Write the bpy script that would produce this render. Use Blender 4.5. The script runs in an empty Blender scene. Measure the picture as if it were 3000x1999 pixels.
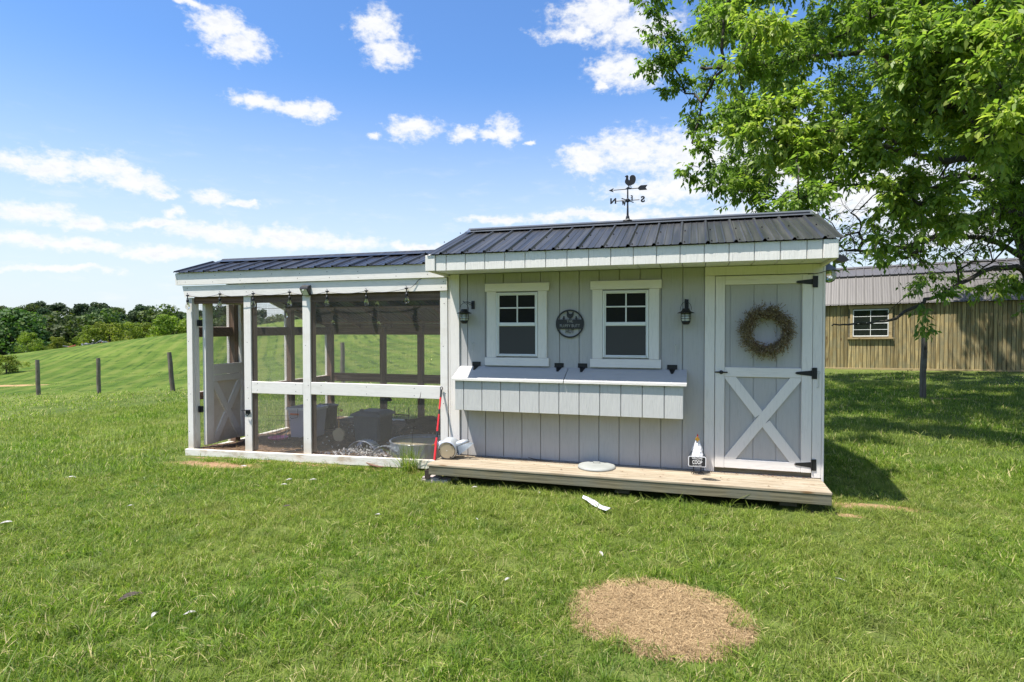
import bpy, math, random
import numpy as np
from mathutils import Vector, Matrix
rnd = random.Random(11)
nrg = np.random.default_rng(5)
R = math.radians
scene = bpy.context.scene
COL = scene.collection

# ------------------------------------------------------------ camera, world, sun
cam_d = bpy.data.cameras.new('camera'); cam = bpy.data.objects.new('camera', cam_d); COL.objects.link(cam)
cam.location = (1.8402, -5.9498, 1.3793)
cam.rotation_euler = (math.pi / 2 - 0.0220, 0.0015, 0.2951)
cam_d.sensor_width = 36; cam_d.lens = 1723.2354 * 36 / 3000
cam_d.clip_start = 0.05; cam_d.clip_end = 3000
scene.camera = cam

SUN = Vector((-0.30, -0.28, 1.0)).normalized()          # towards the sun
SUN_EL = math.asin(SUN.z)
sun_d = bpy.data.lights.new('sun', 'SUN'); sun_d.energy = 5.0; sun_d.angle = R(0.53); sun_d.color = (1, .955, .88)
sun = bpy.data.objects.new('sun', sun_d); COL.objects.link(sun)
sun.rotation_euler = (-SUN).to_track_quat('-Z', 'Y').to_euler(); sun.location = (0, 0, 30)

world = bpy.data.worlds.new('World'); scene.world = world; world.use_nodes = True
scene.view_settings.view_transform = 'Standard'
scene.view_settings.look = 'None'
scene.view_settings.exposure = 0.80
scene.view_settings.gamma = 1
scene.view_settings.use_curve_mapping = False
scene.cycles.max_bounces = 8
scene.cycles.transparent_max_bounces = 24
scene.cycles.caustics_reflective = False
scene.cycles.caustics_refractive = False

class N:
    """tiny node helper"""
    def __init__(s, tree): s.t = tree; s.n = tree.nodes; s.l = tree.links
    def new(s, typ, ins=None, **kw):
        nd = s.n.new(typ)
        for k, v in kw.items(): setattr(nd, k, v)
        if ins:
            for k, v in ins.items():
                sk = nd.inputs[k]
                if isinstance(v, bpy.types.NodeSocket): s.l.new(v, sk)
                else: sk.default_value = v
        return nd
    def math(s, op, a, b=0.0, c=None, clamp=False):
        d = {0: a, 1: b}
        if c is not None: d[2] = c
        nd = s.new('ShaderNodeMath', d, operation=op); nd.use_clamp = clamp
        return nd.outputs[0]
    def vmath(s, op, a, b=None, out=0):
        d = {0: a}
        if b is not None: d[1] = b
        return s.new('ShaderNodeVectorMath', d, operation=op).outputs[out]
    def mix(s, f, a, b, blend='MIX'):
        nd = s.n.new('ShaderNodeMix'); nd.data_type = 'RGBA'; nd.blend_type = blend; nd.clamp_factor = True
        for i, v in ((0, f), (6, a), (7, b)):
            if isinstance(v, bpy.types.NodeSocket): s.l.new(v, nd.inputs[i])
            else: nd.inputs[i].default_value = (tuple(v) + (1,))[:4] if i else v
        return nd.outputs[2]
    def step(s, v, lo, hi, tlo=0.0, thi=1.0):
        nd = s.new('ShaderNodeMapRange', {0: v, 1: lo, 2: hi, 3: tlo, 4: thi}, interpolation_type='SMOOTHSTEP')
        return nd.outputs[0]
    def noise(s, vec, scale, detail=4, rough=.55, dist=0.0, out=0, dim='3D'):
        nd = s.new('ShaderNodeTexNoise', {'Scale': scale, 'Detail': detail, 'Roughness': rough, 'Distortion': dist}, noise_dimensions=dim)
        if vec is not None: s.l.new(vec, nd.inputs['Vector'])
        return nd.outputs[out]
    def ramp(s, f, stops):
        nd = s.n.new('ShaderNodeValToRGB'); s.l.new(f, nd.inputs[0])
        cr = nd.color_ramp
        while len(cr.elements) < len(stops): cr.elements.new(.5)
        for e, (p, c) in zip(cr.elements, stops): e.position = p; e.color = (tuple(c) + (1,))[:4]
        return nd.outputs[0]

CLOUDS=[(-43.1, 24.6, 1.9, 1.1), (-41.5, 23.7, 2.4, 1.2), (-29.6, 26.3, 1.9, 1.1), (-28.7, 24.5, 2.0, 1.2), (-41.9, 19.3, 0.9, 0.5), (-39.9, 19.3, 1.7, 0.6), (-36.8, 19.1, 2.6, 0.5), (-34.7, 19.2, 1.3, 0.6), (-26.2, 18.4, 2.0, 0.9), (-29.9, 17.7, 0.7, 0.3), (-17.7, 18.4, 1.4, 1.1), (-19.2, 17.9, 1.5, 0.4), (-21.8, 18.0, 1.0, 0.6), (-56.6, 12.4, 1.8, 0.6), (-54.8, 12.4, 2.1, 1.0), (-51.6, 12.4, 2.5, 1.0), (-49.3, 11.8, 2.4, 0.9), (-47.6, 11.0, 1.5, 0.4), (-43.6, 11.3, 1.7, 0.7), (-41.1, 10.9, 1.5, 0.3), (-55.9, 8.8, 2.6, 0.8), (-53.2, 8.4, 1.9, 0.7), (-46.6, 9.5, 1.0, 0.6), (-48.1, 8.7, 3.1, 0.4), (-43.1, 8.3, 4.5, 0.9), (-37.5, 8.1, 5.5, 1.0), (-32.4, 7.8, 3.7, 0.7), (-26.2, 7.8, 2.9, 0.4), (-56.3, 6.7, 2.8, 0.6), (-52.8, 6.6, 3.7, 0.6), (-47.4, 6.3, 4.4, 0.6), (-18.5, 10.5, 3.6, 0.4), (-8.5, 27.6, 3.5, 1.5), (-11.0, 26.3, 2.9, 0.6), (-5.0, 26.1, 3.8, 1.2), (-7.1, 23.0, 2.2, 1.1), (-4.6, 22.7, 2.5, 1.1), (-8.1, 21.9, 0.6, 0.5), (-9.7, 15.7, 2.3, 1.1), (-5.5, 16.4, 4.1, 1.5), (0.1, 15.7, 5.4, 2.0), (-1.1, 12.8, 6.1, 1.1), (-8.5, 10.7, 8.4, 0.6), (6.5, 14.3, 6.9, 3.1), (14.3, 11.2, 6.3, 3.0), (20.0, 7.9, 5.5, 1.6), (5.1, 9.7, 5.7, 1.2), (22.0, 11.6, 3.2, 1.5), (-45.4, 25.7, 1.5, 0.3), (-54.7, 4.5, 4.1, 0.3), (-14.9, 17.3, 0.5, 0.2)]

def build_world():
    t = world.node_tree; t.nodes.clear(); n = N(t)
    sky = n.new('ShaderNodeTexSky', sky_type='NISHITA')
    sky.sun_disc = False; sky.sun_elevation = SUN_EL; sky.sun_rotation = math.atan2(SUN.x, SUN.y)
    sky.altitude = 100; sky.air_density = 1.0; sky.dust_density = 0.6; sky.ozone_density = 2.2
    tc = n.new('ShaderNodeTexCoord').outputs['Generated']
    sp = n.new('ShaderNodeSeparateXYZ', {0: tc})
    x, y, z = sp.outputs
    az = n.math('MULTIPLY', n.math('ARCTAN2', x, y), 57.29578)
    el = n.math('MULTIPLY', n.math('ARCSINE', z), 57.29578)
    p0 = n.new('ShaderNodeCombineXYZ', {0: az, 1: el, 2: 0.0}).outputs[0]
    # ragged edges: the lookup is bent by two sizes of noise
    w1 = n.noise(p0, .30, 5, .6, out=1)
    w = n.vmath('MULTIPLY', n.vmath('SUBTRACT', w1, (.5, .5, .5)), (4.2, 2.2, 0))
    p = n.vmath('ADD', p0, w)
    acc = None
    for a, e, wa, we in CLOUDS:
        q = n.vmath('MULTIPLY', n.vmath('SUBTRACT', p, (a, e, 0)), (1 / (wa * (1.25 if e > 12 else 1.12)), 1 / (we * (1.3 if e > 12 else 1.08)), 0))
        L = n.math('SUBTRACT', 1.0, n.vmath('LENGTH', q, out=1))
        acc = L if acc is None else n.math('SMOOTH_MAX', acc, L, .12)
    # scattered cloud elsewhere in the dome, unseen, thickened to whiten the skylight (planar layer)
    zz = n.math('MAXIMUM', z, .03)
    pl = n.new('ShaderNodeCombineXYZ', {0: n.math('DIVIDE', x, zz), 1: n.math('DIVIDE', y, zz), 2: 0.0}).outputs[0]
    gen = n.math('SUBTRACT', n.noise(pl, .75, 7, .58), .53)
    gen = n.math('MULTIPLY', gen, 5.0)
    # in the strip the photograph shows the clouds are the listed ones
    inside = n.math('MULTIPLY', n.step(az, -66, -60), n.step(az, 32, 26))
    inside = n.math('MULTIPLY', inside, n.step(el, 38, 31))
    gen = n.math('SUBTRACT', gen, n.math('MULTIPLY', inside, 6.0))
    acc = n.math('MAXIMUM', acc, gen)
    fine = n.math('SUBTRACT', n.noise(n.vmath('MULTIPLY', p0, (1, 1.6, 1)), .95, 8, .62), .5)
    dens = n.math('ADD', acc, n.math('MULTIPLY', fine, 2.0))
    a1 = n.step(dens, -.22, .75)
    thin = n.noise(n.vmath('MULTIPLY', p0, (.6, 2.2, 1)), .45, 6, .6)
    veil = n.math('MULTIPLY', n.step(thin, .5, .78), .32)
    veil = n.math('MULTIPLY', veil, n.step(el, 20, 6))
    alpha = n.math('MAXIMUM', n.math('MULTIPLY', a1, .97), veil)
    alpha = n.math('MULTIPLY', alpha, n.step(el, -1, 3))
    # sky colour, a little deeper blue as in the photograph, paler towards the horizon
    hs = n.new('ShaderNodeHueSaturation', {'Hue': .5, 'Saturation': SKY_SAT, 'Value': 1.0, 'Color': sky.outputs[0]}).outputs[0]
    hs = n.mix(1.0, hs, SKY_TINT, 'MULTIPLY')
    hz = n.step(el, 24, 0)
    hs = n.mix(n.math('MULTIPLY', hz, .85), hs, (5.6, 6.1, 6.5))
    body = n.step(dens, .25, 1.1)
    under = n.noise(n.vmath('MULTIPLY', p, (.8, 1.7, 1)), .8, 4, .6)
    shade = n.math('MULTIPLY', n.step(under, .42, .68), .6)
    cc = n.mix(n.math('MULTIPLY', shade, body), (6.9, 6.95, 7.0), (5.3, 5.6, 6.2))
    col = n.mix(alpha, hs, cc)
    bg = n.new('ShaderNodeBackground', {'Color': col, 'Strength': SKY_STR})
    out = n.new('ShaderNodeOutputWorld'); t.links.new(bg.outputs[0], out.inputs[0])
SKY_SAT = 1.12; SKY_TINT = (1.14, 1.33, 1.56); SKY_STR = .085
build_world()

# ------------------------------------------------------------ materials
def new_mat(name):
    m = bpy.data.materials.new(name); m.use_nodes = True
    t = m.node_tree; t.nodes.clear(); n = N(t)
    b = n.new('ShaderNodeBsdfPrincipled'); o = n.new('ShaderNodeOutputMaterial')
    t.links.new(b.outputs[0], o.inputs[0])
    return m, n, b, o
def setc(n, b, c):
    if isinstance(c, bpy.types.NodeSocket): n.l.new(c, b.inputs['Base Color'])
    else: b.inputs['Base Color'].default_value = (tuple(c) + (1,))[:4]
def bump(n, b, h, strength, dist):
    bm = n.new('ShaderNodeBump', {'Height': h, 'Strength': strength, 'Distance': dist})
    n.l.new(bm.outputs[0], b.inputs['Normal'])
def objco(n, spread=9.0):
    tc = n.new('ShaderNodeTexCoord').outputs['Object']
    rn = n.new('ShaderNodeObjectInfo').outputs['Random']
    off = n.new('ShaderNodeCombineXYZ', {0: n.math('MULTIPLY', rn, spread), 1: n.math('MULTIPLY', rn, spread * 1.7), 2: n.math('MULTIPLY', rn, spread * 2.3)}).outputs[0]
    return n.vmath('ADD', tc, off), rn
def m_plain(name, col, rough=.5, metal=0, var=.12, scale=14, bmp=0, spec=.5):
    m, n, b, o = new_mat(name)
    co, rn = objco(n)
    f = n.noise(co, scale, 5)
    c = n.mix(f, [v * (1 - var) for v in col], [min(1, v * (1 + var)) for v in col])
    setc(n, b, c); b.inputs['Roughness'].default_value = rough; b.inputs['Metallic'].default_value = metal
    b.inputs['Specular IOR Level'].default_value = spec
    if bmp: bump(n, b, n.noise(co, scale * 3, 4), .5, bmp)
    return m
def m_siding(name, col, axis='Z', var=.05, splash=0.0, bd=.0022, tone=.04, dirt=(.42, .33, .22), stain=.0, nail=False):
    """painted engineered wood siding / painted boards: pressed grain, slight wear"""
    m, n, b, o = new_mat(name)
    co, rn = objco(n)
    st = {'Z': (38, 38, 3.2), 'X': (3.2, 38, 38), 'Y': (38, 3.2, 38)}[axis]
    g = n.noise(n.vmath('MULTIPLY', co, st), 1.6, 6, .62, 1.4)
    g2 = n.noise(n.vmath('MULTIPLY', co, [v * .5 for v in st]), 1.0, 3, .5, 3.0)
    fine = n.noise(co, 160, 2, .5)
    big = n.noise(co, 2.3, 4, .6)
    c = n.mix(big, [v * (1 - var) for v in col], [min(1, v * (1 + var)) for v in col])
    c = n.mix(n.math('MULTIPLY', n.step(g, .52, .30), .26), c, [v * .62 for v in col])
    c = n.mix(n.math('MULTIPLY', rn, tone), c, [v * .5 for v in col])
    if stain:
        s = n.noise(n.vmath('MULTIPLY', co, (3, 3, 7)), 1.0, 7, .7)
        c = n.mix(n.math('MULTIPLY', n.step(s, .48, .68), stain), c, dirt)
    if splash:
        gz = n.new('ShaderNodeSeparateXYZ', {0: n.new('ShaderNodeNewGeometry').outputs['Position']}).outputs[2]
        k = n.math('ADD', gz, n.math('MULTIPLY', n.noise(co, 6, 6, .7), .34))
        c = n.mix(n.math('MULTIPLY', n.step(k, .27, .0), splash), c, dirt)
    setc(n, b, c); b.inputs['Roughness'].default_value = .62
    b.inputs['Specular IOR Level'].default_value = .3
    h = n.math('ADD', n.math('MULTIPLY', g, 1.0), n.math('ADD', n.math('MULTIPLY', g2, .8), n.math('MULTIPLY', fine, .12)))
    bump(n, b, h, .75, bd)
    return m
def m_wood(name, c1, c2, axis='X', knot=(.12, .08, .05), bd=.0012, rough=.8, grey=None, greyamt=.5, ring=9.0, tone=.22, knots=True):
    m, n, b, o = new_mat(name)
    co, rn = objco(n)
    st = {'Z': (ring, ring, .55), 'X': (.55, ring, ring), 'Y': (ring, .55, ring)}[axis]
    s = n.vmath('MULTIPLY', co, st)
    wob = n.noise(s, .9, 3, .5, out=1)
    s2 = n.vmath('ADD', s, n.vmath('MULTIPLY', wob, (1.6, 1.6, 1.6)))
    w = n.new('ShaderNodeTexWave', {'Vector': s2, 'Scale': .9, 'Distortion': 3.2, 'Detail': 2.5, 'Detail Scale': 1.2}, wave_type='RINGS' if ring < 14 else 'BANDS').outputs[1]
    fst = {'Z': (110, 110, 3), 'X': (3, 110, 110), 'Y': (110, 3, 110)}[axis]
    f = n.noise(n.vmath('MULTIPLY', co, fst), 1.5, 4, .6)
    c = n.mix(w, c1, c2)
    c = n.mix(n.math('MULTIPLY', n.step(f, .55, .3), .45), c, [v * .5 for v in c1])
    if knots:
        kst = {'Z': (7, 7, 2.2), 'X': (2.2, 7, 7), 'Y': (7, 2.2, 7)}[axis]
        vo = n.new('ShaderNodeTexVoronoi', {'Vector': n.vmath('MULTIPLY', co, kst), 'Scale': 1.0, 'Randomness': 1.0}).outputs[0]
        c = n.mix(n.step(vo, .17, .08), c, knot)
    if grey is not None:
        k = n.noise(n.vmath('MULTIPLY', co, (2, 2, 2)), 1.7, 7, .7)
        c = n.mix(n.math('MULTIPLY', n.step(k, .42, .64), greyamt), c, grey)
    hs = n.new('ShaderNodeHueSaturation', {'Value': n.math('ADD', n.math('MULTIPLY', rn, tone * 2), 1 - tone), 'Color': c}).outputs[0]
    setc(n, b, hs); b.inputs['Roughness'].default_value = rough; b.inputs['Specular IOR Level'].default_value = .25
    bump(n, b, n.math('ADD', f, n.math('MULTIPLY', w, .3)), .7, bd)
    return m
WHITE = (.80, .755, .705)
M = {}
M['white'] = m_siding('white painted wood', WHITE, 'Z')
M['white_x'] = m_siding('white painted wood, grain sideways', WHITE, 'X')
M['white_d'] = m_siding('white painted wood, raw', (.79, .745, .695), 'Z', bd=.0016)
M['white_lid'] = m_siding('lid paint', (.42, .42, .415), 'X', bd=.0006, var=.07)
M['siding'] = m_siding('grey painted siding', (.455, .443, .43), 'Z', splash=.35, dirt=(.30, .27, .22))
M['fascia'] = m_siding('white pressed siding', (.78, .75, .70), 'Z', bd=.004)
M['nest'] = m_siding('light grey pressed siding', (.56, .55, .53), 'Z', bd=.004)
M['run_white'] = m_siding('run white paint', (.79, .755, .71), 'Z', splash=.55, bd=.0009, stain=.12)
M['run_white_x'] = m_siding('run white paint sideways', (.79, .755, .71), 'X', bd=.0009, stain=.16, dirt=(.36, .33, .2))
M['run_sill'] = m_siding('run sill, paint worn to wood', (.76, .73, .66), 'X', bd=.002, stain=.75, dirt=(.42, .31, .19))
M['gate_tan'] = m_siding('gate panel', (.74, .67, .57), 'Z', splash=.6, bd=.001, stain=.2)
M['soffit'] = m_siding('soffit', (.70, .71, .70), 'Y', bd=.001)
M['deck'] = m_wood('weathered deck board', (.27, .215, .145), (.41, .34, .245), 'X', knot=(.2, .12, .06), grey=(.38, .33, .25), greyamt=.6, tone=.08, bd=.002)
M['joist'] = m_wood('treated joist', (.135, .12, .075), (.235, .205, .13), 'X', knot=(.07, .045, .03), grey=(.17, .165, .125), greyamt=.8, tone=.06, bd=.002)
M['brown'] = m_wood('stained brown framing', (.19, .115, .08), (.29, .19, .135), 'Z', tone=.2)
M['brown_x'] = m_wood('stained brown framing sideways', (.14, .08, .055), (.23, .14, .10), 'X', tone=.2)
M['post'] = m_wood('old fence post', (.10, .082, .064), (.17, .145, .115), 'Z', knot=(.04, .03, .02), grey=(.19, .18, .15), greyamt=.6, bd=.006)
M['shed'] = m_wood('treated pine siding', (.23, .17, .075), (.46, .36, .175), 'Z', knot=(.16, .10, .05), ring=10, grey=(.22, .205, .125), greyamt=.7, tone=.24, bd=.001)
M['shed_trim'] = m_wood('treated pine trim', (.36, .27, .14), (.45, .35, .19), 'X', tone=.1)
M['black'] = m_plain('black metal', (.018, .018, .02), .45, .3, .3)
M['blackp'] = m_plain('black plastic', (.02, .02, .022), .4)
M['rust'] = m_plain('rusty bracket', (.05, .035, .028), .8, .2, .5, 30, .001)
M['steel'] = m_plain('dull zinc', (.55, .56, .57), .32, .7, .15, 30)
M['zinc'] = m_plain('weathered zinc paint', (.50, .53, .56), .45, .5, .12, 9)
M['lidgrey'] = m_plain('lid plastic', (.30, .31, .285), .6, 0, .25, 7)
M['bulb_white'] = m_plain('frosted liner', (.60, .62, .55), .5, 0, .06)
M['red'] = m_plain('red paint', (.62, .02, .025), .4, 0, .15)
M['whitep'] = m_plain('white plastic', (.80, .79, .80), .45, 0, .05)
M['pink'] = m_plain('pink plastic', (.75, .10, .28), .4)
M['greytub'] = m_plain('grey plastic', (.12, .13, .14), .55, 0, .2, 5)
M['darktub'] = m_plain('dark plastic', (.05, .055, .065), .5, 0, .2, 5)
M['tub'] = m_plain('cloudy plastic tub', (.62, .57, .62), .4, 0, .08, 3)
M['tubrim'] = m_plain('pale tub rim', (.78, .75, .75), .5)
M['orange'] = m_plain('orange plastic', (.75, .16, .03), .45)
M['gold'] = m_plain('tarnished gold', (.55, .30, .06), .4, .6)
M['tan'] = m_plain('aged tan sheet', (.46, .38, .25), .6, 0, .25, 12, .0005)
M['concrete'] = m_plain('cracked block', (.42, .36, .35), .9, 0, .25, 12, .004)
M['cloth'] = m_plain('black sheet', (.018, .019, .02), .8, 0, .4, 6, .006)
M['screen'] = m_plain('insect screen', (.042, .040, .039), .55, 0, .25, 120)
M['dark_glass'] = m_plain('dark window glass', (.020, .020, .021), .06, 0, .25, 3)
M['vinyl'] = m_plain('white vinyl', (.80, .80, .78), .4, 0, .03)
M['ink_w'] = m_plain('white lettering', (.8, .78, .76), .6, 0, .02)
M['ink_b'] = m_plain('black board', (.02, .02, .022), .5, 0, .1)
M['wire'] = m_plain('galvanised wire', (.38, .35, .31), .6, .3, .1)
M['bird_grey'] = m_plain('zinc feather', (.10, .12, .14), .5, .5, .4, 18)
M['pale'] = m_plain('white plastic film', (.58, .59, .64), .4, 0, .06)
M['down'] = m_plain('pale down', (.62, .58, .54), .9, 0, .35, 40)
M['feather_w'] = m_plain('white feather', (.42, .40, .38), .9, 0, .15)
M['feather_b'] = m_plain('brown feather', (.06, .042, .035), .8, 0, .3)

def m_roof(name, col, rough, dusty):
    m, n, b, o = new_mat(name)
    co, rn = objco(n, 3)
    f = n.noise(n.vmath('MULTIPLY', co, (16, .8, .8)), 1.2, 4, .5)
    c = n.mix(n.math('MULTIPLY', n.step(f, .30, .85), dusty), col, (.20, .19, .17))
    setc(n, b, c)
    b.inputs['Roughness'].default_value = rough; b.inputs['Metallic'].default_value = 0.0
    b.inputs['Specular IOR Level'].default_value = .42
    n.l.new(n.math('ADD', rough - .08, n.math('MULTIPLY', f, .10)), b.inputs['Roughness'])
    bump(n, b, n.noise(co, 2, 2), .15, .003)
    return m
M['roof'] = m_roof('charcoal painted steel', (.027, .028, .030), .42, .28)
M['roof_run'] = m_roof('dark blue grey steel', (.017, .019, .027), .34, .22)
M['roof_shed'] = m_roof('grey brown steel', (.115, .105, .098), .42, .2)

def m_glass(name, col=(1, 1, 1), rough=.03):
    m, n, b, o = new_mat(name)
    b.inputs['Base Color'].default_value = (*col, 1)
    b.inputs['Roughness'].default_value = rough
    b.inputs['Transmission Weight'].default_value = 1
    b.inputs['IOR'].default_value = 1.42
    return m
M['glass'] = m_glass('bulb glass', (.95, .95, .90))

def m_leaf(name, dark, light, trans=.45, yel=(.20, .25, .03), rough=.5, tonevar=.0):
    m, n, b, o = new_mat(name)
    at = n.new('ShaderNodeAttribute', attribute_name='tone').outputs['Fac']
    c = n.ramp(at, [(0, dark), (.75, light), (1, yel)])
    if tonevar:
        rn = n.new('ShaderNodeObjectInfo').outputs['Random']
        c = n.new('ShaderNodeHueSaturation', {'Hue': n.math('ADD', .5 - tonevar * .12, n.math('MULTIPLY', rn, tonevar * .24)), 'Value': n.math('ADD', 1 - tonevar, n.math('MULTIPLY', rn, tonevar * 2)), 'Color': c}).outputs[0]
    setc(n, b, c); b.inputs['Roughness'].default_value = rough; b.inputs['Specular IOR Level'].default_value = .4
    tr = n.new('ShaderNodeBsdfTranslucent')
    tcol = n.mix(1.0, c, (1.4, 1.6, .85), 'MULTIPLY')
    n.l.new(tcol, tr.inputs[0])
    mx = n.new('ShaderNodeMixShader', {0: trans}); n.l.new(b.outputs[0], mx.inputs[1]); n.l.new(tr.outputs[0], mx.inputs[2])
    n.l.new(mx.outputs[0], o.inputs[0])
    return m
M['leaf'] = m_leaf('ash leaf', (.064, .130, .024), (.200, .290, .048), .48, (.38, .43, .09))
M['bark'] = m_wood('bark', (.032, .027, .022), (.085, .072, .06), 'Z', knots=False, ring=16, bd=.01, grey=(.075, .072, .058), greyamt=.5, tone=.02)

# ------------------------------------------------------------ mesh helpers
WLOC = {}
def setp(o, label=None, cat=None, group=None, kind=None):
    if label: o['label'] = label
    if cat: o['category'] = cat
    if group: o['group'] = group
    if kind: o['kind'] = kind
    return o
def empty(name, loc, label, cat, group=None):
    o = bpy.data.objects.new(name, None); COL.objects.link(o); o.location = loc; o.empty_display_size = .2
    WLOC[o] = Vector(loc)
    return setp(o, label, cat, group)
def place(name, me, mat, parent, origin, smooth=False, **kw):
    if mat is not None: me.materials.append(mat)
    if smooth:
        me.polygons.foreach_set('use_smooth', [True] * len(me.polygons))
    o = bpy.data.objects.new(name, me); COL.objects.link(o)
    WLOC[o] = Vector(origin)
    if parent is not None:
        o.parent = parent; o.location = Vector(origin) - WLOC[parent]
    else: o.location = origin
    return setp(o, **kw)
class MB:
    def __init__(s): s.v = []; s.f = []
    def add(s, vs, fs):
        k = len(s.v); s.v += [tuple(v) for v in vs]; s.f += [tuple(i + k for i in f) for f in fs]; return s
    def box(s, x0, x1, y0, y1, z0, z1):
        return s.add([(x0, y0, z0), (x1, y0, z0), (x1, y1, z0), (x0, y1, z0), (x0, y0, z1), (x1, y0, z1), (x1, y1, z1), (x0, y1, z1)],
                     [(0, 3, 2, 1), (4, 5, 6, 7), (0, 1, 5, 4), (1, 2, 6, 5), (2, 3, 7, 6), (3, 0, 4, 7)])
    def cbox(s, x0, x1, y0, y1, z0, z1, c=.003):
        """box with chamfered edges"""
        if x0 > x1: x0, x1 = x1, x0
        if y0 > y1: y0, y1 = y1, y0
        c = min(c, (x1 - x0) * .3, (y1 - y0) * .3, (z1 - z0) * .3)
        X = (x0, x1); Y = (y0, y1); Z = (z0, z1); vs = []; ix = {}
        for i in (0, 1):
            for j in (0, 1):
                for k in (0, 1):
                    sx = c if i == 0 else -c; sy = c if j == 0 else -c; sz = c if k == 0 else -c
                    ix[i, j, k] = len(vs)
                    vs += [(X[i], Y[j] + sy, Z[k] + sz), (X[i] + sx, Y[j], Z[k] + sz), (X[i] + sx, Y[j] + sy, Z[k])]
        V = lambda i, j, k, a: ix[i, j, k] + a
        fs = []
        def quad(q, n):
            p = [Vector(vs[t]) for t in q]
            nn = (p[1] - p[0]).cross(p[2] - p[0])
            fs.append(tuple(q) if nn.dot(Vector(n)) > 0 else tuple(reversed(q)))
        for i in (0, 1): quad([V(i, 0, 0, 0), V(i, 1, 0, 0), V(i, 1, 1, 0), V(i, 0, 1, 0)], (i * 2 - 1, 0, 0))
        for j in (0, 1): quad([V(0, j, 0, 1), V(1, j, 0, 1), V(1, j, 1, 1), V(0, j, 1, 1)], (0, j * 2 - 1, 0))
        for k in (0, 1): quad([V(0, 0, k, 2), V(1, 0, k, 2), V(1, 1, k, 2), V(0, 1, k, 2)], (0, 0, k * 2 - 1))
        for a in (0, 1):
            for b2 in (0, 1):
                n1 = (a * 2 - 1); n2 = (b2 * 2 - 1)
                quad([V(a, b2, 0, 0), V(a, b2, 0, 1), V(a, b2, 1, 1), V(a, b2, 1, 0)], (n1, n2, 0))
                quad([V(a, 0, b2, 0), V(a, 0, b2, 2), V(a, 1, b2, 2), V(a, 1, b2, 0)], (n1, 0, n2))
                quad([V(0, a, b2, 1), V(0, a, b2, 2), V(1, a, b2, 2), V(1, a, b2, 1)], (0, n1, n2))
        for i in (0, 1):
            for j in (0, 1):
                for k in (0, 1):
                    quad([V(i, j, k, 0), V(i, j, k, 1), V(i, j, k, 2)], (i * 2 - 1, j * 2 - 1, k * 2 - 1))
        return s.add(vs, fs)
    def prism(s, poly, y0, y1):
        """polygon in XZ (counter-clockwise seen from -Y) extruded from y0 (front) to y1"""
        n = len(poly)
        vs = [(x, y0, z) for x, z in poly] + [(x, y1, z) for x, z in poly]
        fs = [tuple(range(n)), tuple(reversed(range(n, 2 * n)))]
        fs += [(i, i + n, (i + 1) % n + n, (i + 1) % n) for i in range(n)]
        return s.add(vs, fs)
    def prism_x(s, poly, x0, x1):
        n = len(poly)
        vs = [(x0, y, z) for y, z in poly] + [(x1, y, z) for y, z in poly]
        fs = [tuple(reversed(range(n))), tuple(range(n, 2 * n))]
        fs += [(i, (i + 1) % n, (i + 1) % n + n, i + n) for i in range(n)]
        return s.add(vs, fs)
    def tube(s, pts, r, n=8, cap=True):
        pts = [Vector(p) for p in pts]; rs = r if isinstance(r, (list, tuple)) else [r] * len(pts)
        rings = []; up = Vector((0, 0, 1)); prev = None
        for i, p in enumerate(pts):
            d = (pts[min(i + 1, len(pts) - 1)] - pts[max(i - 1, 0)])
            if d.length < 1e-9: d = Vector((0, 0, 1))
            d.normalize()
            if prev is None:
                a = d.cross(up if abs(d.z) < .95 else Vector((1, 0, 0))).normalized()
            else:
                a = prev - d * prev.dot(d)
                a = a.normalized() if a.length > 1e-6 else d.cross(up if abs(d.z) < .95 else Vector((1, 0, 0))).normalized()
            b = d.cross(a); prev = a
            rings.append([p + (a * math.cos(2 * math.pi * k / n) + b * math.sin(2 * math.pi * k / n)) * rs[i] for k in range(n)])
        vs = [q for ring in rings for q in ring]; fs = []
        for i in range(len(pts) - 1):
            for k in range(n):
                fs.append((i * n + k, i * n + (k + 1) % n, (i + 1) * n + (k + 1) % n, (i + 1) * n + k))
        if cap:
            fs.append(tuple(reversed(range(n)))); fs.append(tuple(range((len(pts) - 1) * n, len(pts) * n)))
        return s.add(vs, fs)
    def lathe(s, prof, c=(0, 0, 0), n=20, axis='Z'):
        vs = []; fs = []; m = len(prof)
        for r, h in prof:
            for k in range(n):
                a = 2 * math.pi * k / n
                u, v = r * math.cos(a), r * math.sin(a)
                p = (u, v, h) if axis == 'Z' else ((u, h, v) if axis == 'Y' else (h, u, v))
                vs.append((p[0] + c[0], p[1] + c[1], p[2] + c[2]))
        for i in range(m - 1):
            for k in range(n):
                q = (i * n + k, i * n + (k + 1) % n, (i + 1) * n + (k + 1) % n, (i + 1) * n + k)
                fs.append(q if axis == 'Z' or axis == 'X' else tuple(reversed(q)))
        return s.add(vs, fs)
    def xf(s, mat):
        s.v = [tuple(mat @ Vector(v)) for v in s.v]; return s
    def build(s, name, mat, parent=None, smooth=False, **kw):
        xs = [v[0] for v in s.v]; ys = [v[1] for v in s.v]; zs = [v[2] for v in s.v]
        o = Vector(((min(xs) + max(xs)) / 2, (min(ys) + max(ys)) / 2, min(zs)))
        me = bpy.data.meshes.new(name)
        me.from_pydata([(v[0] - o.x, v[1] - o.y, v[2] - o.z) for v in s.v], [], s.f); me.update()
        return place(name, me, mat, parent, o, smooth, **kw)
def board(name, mat, parent, x0, x1, y0, y1, z0, z1, c=.003, **kw):
    return MB().cbox(x0, x1, y0, y1, z0, z1, c).build(name, mat, parent, **kw)
def circ(cx, cz, r, n=32, a0=0, a1=2 * math.pi):
    return [(cx + r * math.cos(a0 + (a1 - a0) * k / n), cz + r * math.sin(a0 + (a1 - a0) * k / n)) for k in range(n)]
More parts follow.
